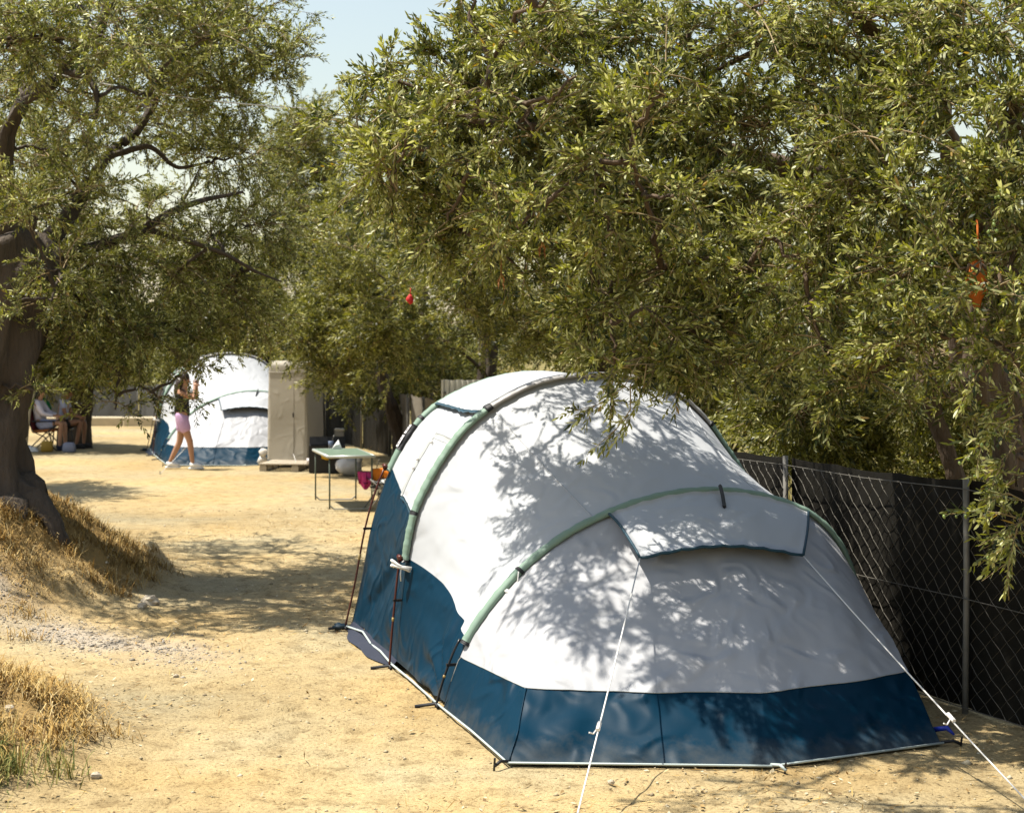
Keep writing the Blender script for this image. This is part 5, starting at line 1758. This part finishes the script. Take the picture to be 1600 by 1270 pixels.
o = MB().box((0, 0, 0), (.012, .075, .15), bev=.005).build('phone', plain('phone glass', (.015, .015, .018), .2, .1, 9, 0))
o.location = ph
tag(o, 'dark phone held up in both hands by the walking person', 'phone')

# camp chair and the two people under the far tree
cc = on_ground(72, 704)
CY = cc.y
Cc = thing('camp_chair', 'dark red and black padded camp chair under the far tree', 'chair', (cc.x, cc.y, 0), 0)
red = plain('dark red cloth', (.085, .008, .012), .7, .3, 8, .1)
for y in (-.27, .27):
    MB().tube([(-.30, y, .01), (.02, y, .33), (.27, y, .52)], .013, 7).build('leg', bk, Cc, True)
    MB().tube([(.29, y, .01), (.03, y, .30), (-.2, y, .40), (-.38, y, 1.0)], .013, 7).build('frame_tube', bk, Cc, True)
    MB().box((.02, y, .60), (.46, .07, .03), bev=.01).build('armrest', bk, Cc)
    MB().tube([(.22, y, .42), (.24, y, .60)], .012, 6).build('arm_post', bk, Cc, True)
MB().box((.02, 0, .41), (.48, .52, .06), rot=Matrix.Rotation(-.08, 3, 'Y'), bev=.025).build('seat', plain('orange brown cushion', (.30, .10, .02), .8, .3, 9, .1), Cc, True)
MB().box((-.28, 0, .72), (.05, .54, .62), rot=Matrix.Rotation(-.28, 3, 'Y'), bev=.02).build('backrest', red, Cc, True)

LIL = plain('pale lilac top', (.62, .58, .66), .8, .08, 9, .1)
BLW = plain('blue and white shorts', (.35, .40, .62), .8, .5, 25, .1)
NAVY = plain('navy leggings', (.015, .018, .035), .8, .2, 9, .1)
J = dict(pelvis=(-.10, 0, .52), waist=(-.13, 0, .66), chest=(-.17, 0, .87), neck=(-.15, 0, 1.04), head_low=(-.11, 0, 1.10), head=(-.09, 0, 1.18), crown=(-.10, 0, 1.245),
         shol=(-.15, .17, .97), elbl=(.0, .20, .76), wril=(.20, .12, .70), shor=(-.15, -.17, .97), elbr=(-.01, -.22, .75), wrir=(.20, -.10, .70),
         hipl=(-.06, .09, .52), knel=(.34, .12, .56), ankl=(.36, .11, .10), toel=(.50, .11, .035), hipr=(-.06, -.09, .52), kner=(.33, -.12, .56), ankr=(.30, -.11, .10), toer=(.44, -.11, .035), face=(1, 0, -.35))
person('person with long black hair in pale lilac top sitting in the camp chair', (cc.x, cc.y, 0), 0, J,
       [('top', LIL, [('pelvis', 'waist', .2, 1, (.152, .115), (.142, .108)), ('waist', 'chest', 0, 1, (.142, .108), (.165, .122)), ('chest', 'neck', 0, .7, (.165, .122), (.075, .075)), ('chest', 'shol', 0, 1, (.165, .122), .075), ('shol', 'elbl', 0, 1, .075, .055), ('elbl', 'wril', 0, .9, .055, .04), ('chest', 'shor', 0, 1, (.165, .122), .075), ('shor', 'elbr', 0, 1, .075, .055), ('elbr', 'wrir', 0, .9, .055, .04)]),
        ('shorts', BLW, [('pelvis', 'waist', 0, .4, (.165, .128), (.155, .12)), ('pelvis', 'hipl', 0, 1, (.165, .128), .11), ('hipl', 'knel', 0, .7, .11, .09), ('pelvis', 'hipr', 0, 1, (.165, .128), .11), ('hipr', 'kner', 0, .7, .11, .09)])],
       True, HAIR, NAVY, SK)
# low stool and second person, a little behind
st = at(98, 690, CY + .55)
So = thing('low_stool', 'low dark stool carrying the person with bare legs', 'stool', (st.x, st.y, 0))
MB().box((0, 0, .40), (.36, .36, .04), bev=.012).build('seat', bk, So)
for x in (-.14, .14):
    for y in (-.14, .14):
        MB().tube([(x, y, .38), (x * 1.2, y * 1.2, 0)], .014, 6).build('leg', bk, So, True)
J = dict(pelvis=(0, 0, .52), waist=(-.01, 0, .66), chest=(.02, 0, .86), neck=(.06, 0, 1.03), head_low=(.10, 0, 1.09), head=(.125, 0, 1.17), crown=(.12, 0, 1.235),
         shol=(.04, .16, .96), elbl=(.12, .20, .72), wril=(.34, .10, .66), shor=(.04, -.16, .96), elbr=(.10, -.20, .72), wrir=(.34, -.08, .66),
         hipl=(.03, .085, .50), knel=(.42, .12, .55), ankl=(.40, .11, .09), toel=(.54, .11, .03), hipr=(.03, -.085, .50), kner=(.40, -.10, .57), ankr=(.30, -.10, .09), toer=(.44, -.10, .03), face=(1, 0, -.3))
WB = plain('white and blue striped shirt', (.45, .48, .66), .8, .5, 30, .1)
DK = plain('dark shorts', (.02, .018, .016), .8, .2, 9, .1)
person('person with short black hair and bare legs on the low stool', (st.x, st.y, 0), 0, J,
       [('shirt', WB, [('pelvis', 'waist', .3, 1, (.148, .112), (.14, .105)), ('waist', 'chest', 0, 1, (.14, .105), (.16, .12)), ('chest', 'neck', 0, .7, (.16, .12), (.073, .073)), ('chest', 'shol', 0, 1, (.16, .12), .073), ('shol', 'elbl', 0, .6, .073, .06), ('chest', 'shor', 0, 1, (.16, .12), .073), ('shor', 'elbr', 0, .6, .073, .06)]),
        ('shorts', DK, [('pelvis', 'waist', 0, .4, (.16, .125), (.15, .115)), ('pelvis', 'hipl', 0, 1, (.16, .125), .11), ('hipl', 'knel', 0, .55, .11, .09), ('pelvis', 'hipr', 0, 1, (.16, .125), .11), ('hipr', 'kner', 0, .55, .11, .09)])],
       False, HAIR, DK, plain('deeper tanned skin', (.30, .145, .08), .5, .15, 6, 0))
# bags and shoes on the ground by the chair
q = on_ground(76, 706)
o = MB().box((0, 0, .11), (.24, .16, .22), .2, taper=.9, bev=.03).build('shopping_bag', plain('mustard bag', (.36, .22, .03), .7, .3, 8, .2), None, True)
o.location = (q.x - .02, q.y - .05, 0)
tag(o, 'mustard yellow bag on the ground under the camp chair', 'bag')
q = on_ground(108, 707)
o = MB().box((0, 0, .10), (.26, .15, .20), -.1, taper=.85, bev=.03).build('grey_bag', plain('grey blue bag', (.22, .23, .30), .7, .3, 8, .2), None, True)
o.location = (q.x, q.y, 0)
tag(o, 'grey blue bag on the ground between chair and bare legs', 'bag')
q = on_ground(48, 706)
for k, (dx, dy, rz) in enumerate(((0, 0, .1), (-.06, .16, .25))):
    s = thing('sneaker', ['white sneaker with blue tongue on the ground left of the camp chair', 'white sneaker standing just behind another by the camp chair'][k], 'shoe', (q.x + dx, q.y + dy, 0), rz, 'pair of sneakers')
    MB().box((0, 0, .016), (.30, .10, .032), bev=.014).build('sole', WS, s, True)
    MB().tube([(-.11, 0, .075), (-.02, 0, .07), (.07, 0, .05), (.125, 0, .04)], [.044, .046, .042, .03], 10).build('upper', WS, s, True)
    MB().tube([(-.04, 0, .11), (.03, 0, .085)], [.022, .025], 8).build('tongue', plain('blue tongue', (.12, .18, .32), .7, .1, 9, 0), s, True)
# leaning pole and green cloth behind the chair
a, b = at(45, 642, CY - .3), at(58, 590, CY + .1)
o = MB().tube([(a.x - .05, a.y - .1, 0), a, b, (b.x + .06, b.y + .05, b.z + .3)], [.045, .043, .04, .038], 8).build('wooden_pole', plain('pale wood pole', (.42, .36, .24), .8, .2, 8, .2), None, True)
tag(o, 'pale wooden pole leaning against the far tree', 'pole')
g = at(64, 628, CY + .5)
gm_ = thing('green_parasol', 'folded green parasol leaning by the far trunk', 'parasol', (g.x - .1, g.y, 0))
MB().tube([(0.35, 0, 0), (.12, 0, .95), (-.10, 0, 1.32)], .016, 7).build('pole', M['steel'], gm_, True)
MB().tube([(.30, 0, .80), (.22, 0, .9), (.02, 0, 1.04), (-.14, 0, 1.16), (-.19, 0, 1.2)], [.03, .075, .12, .085, .03], 10).build('canopy', plain('green canvas', (.0, .20, .055), .7, .3, 7, .1), gm_, True)

# ------------------------------------------------------------------ things hanging in the trees
p = at(1527, 440, 8.55)
o = MB()
for j in range(7):
    k = j / 6
    for i in range(12):
        an = i * math.pi / 6
        w = (.016 + .048 * math.sin(math.pi * min(1, k * 1.15)) ** .7) * (1 + .2 * math.sin(3 * an + j))
        o.v.append((w * math.cos(an), w * .6 * math.sin(an), .13 - .27 * k))
o.f = [(j * 12 + i, j * 12 + (i + 1) % 12, (j + 1) * 12 + (i + 1) % 12, (j + 1) * 12 + i) for j in range(6) for i in range(12)] + [tuple(range(12)), tuple(reversed(range(72, 84)))]
o.tube([(0, 0, .12), (.005, 0, .2), (0, 0, .32)], .006, 5)
o = o.build('orange_bag', plain('orange cloth', (.55, .13, .01), .75, .3, 10, .3), None, True)
o.location = p
tag(o, 'small orange cloth bag hanging among the leaves at right', 'bag')
p = at(641, 468, 20)
o = MB().lump((0, 0, 0), (.045, .03, .06), 21, 8, 6, .3).tube([(0, 0, .04), (.005, 0, .14)], .006, 5).build('red_ribbon', plain('red ribbon', (.55, .02, .02), .7, .2, 9, 0), None, True)
o.location = p
tag(o, 'small red ribbon tied in the dark leaves above the fence', 'ribbon')
for px, py, d, lab in ((847, 376, 9.4, 'withered orange leaf cluster hanging above the tent roof'), (783, 425, 9.4, 'withered orange leaf cluster lower and left above the tent roof')):
    o = MB()
    for k in range(6):
        an = k * 1.05
        b_ = Vector((.012 * math.cos(an), .012 * math.sin(an), -.01 * k))
        e_ = b_ + Vector((.02 * math.cos(an), .02 * math.sin(an), -.06))
        s_ = Vector((-math.sin(an), math.cos(an), 0)) * .007
        m_ = b_.lerp(e_, .5) + Vector((math.cos(an), math.sin(an), 0)) * .008
        o.add([b_, m_ + s_, e_, m_ - s_, m_ + Vector((0, 0, .003))], [(0, 1, 4), (1, 2, 4), (2, 3, 4), (3, 0, 4)])
    o.tube([(0, 0, .1), (0, 0, -.04)], .003, 4)
    o = o.build('dead_leaves', plain('withered leaf', (.26, .11, .03), .8, .3, 9, 0))
    o.location = at(px, py, d)
    tag(o, lab, 'dead leaves')
a, m_, b = at(-60, 80, 13.6), at(230, 125, 14.2), at(520, 172, 15.4)
o = MB().tube([a.lerp(b, k / 12) - Vector((0, 0, .10 * math.sin(math.pi * k / 12))) for k in range(13)], .006, 5).build('washing_line', M['rope'], None, True)
tag(o, 'thin pale line strung through the left olive tree', 'line')
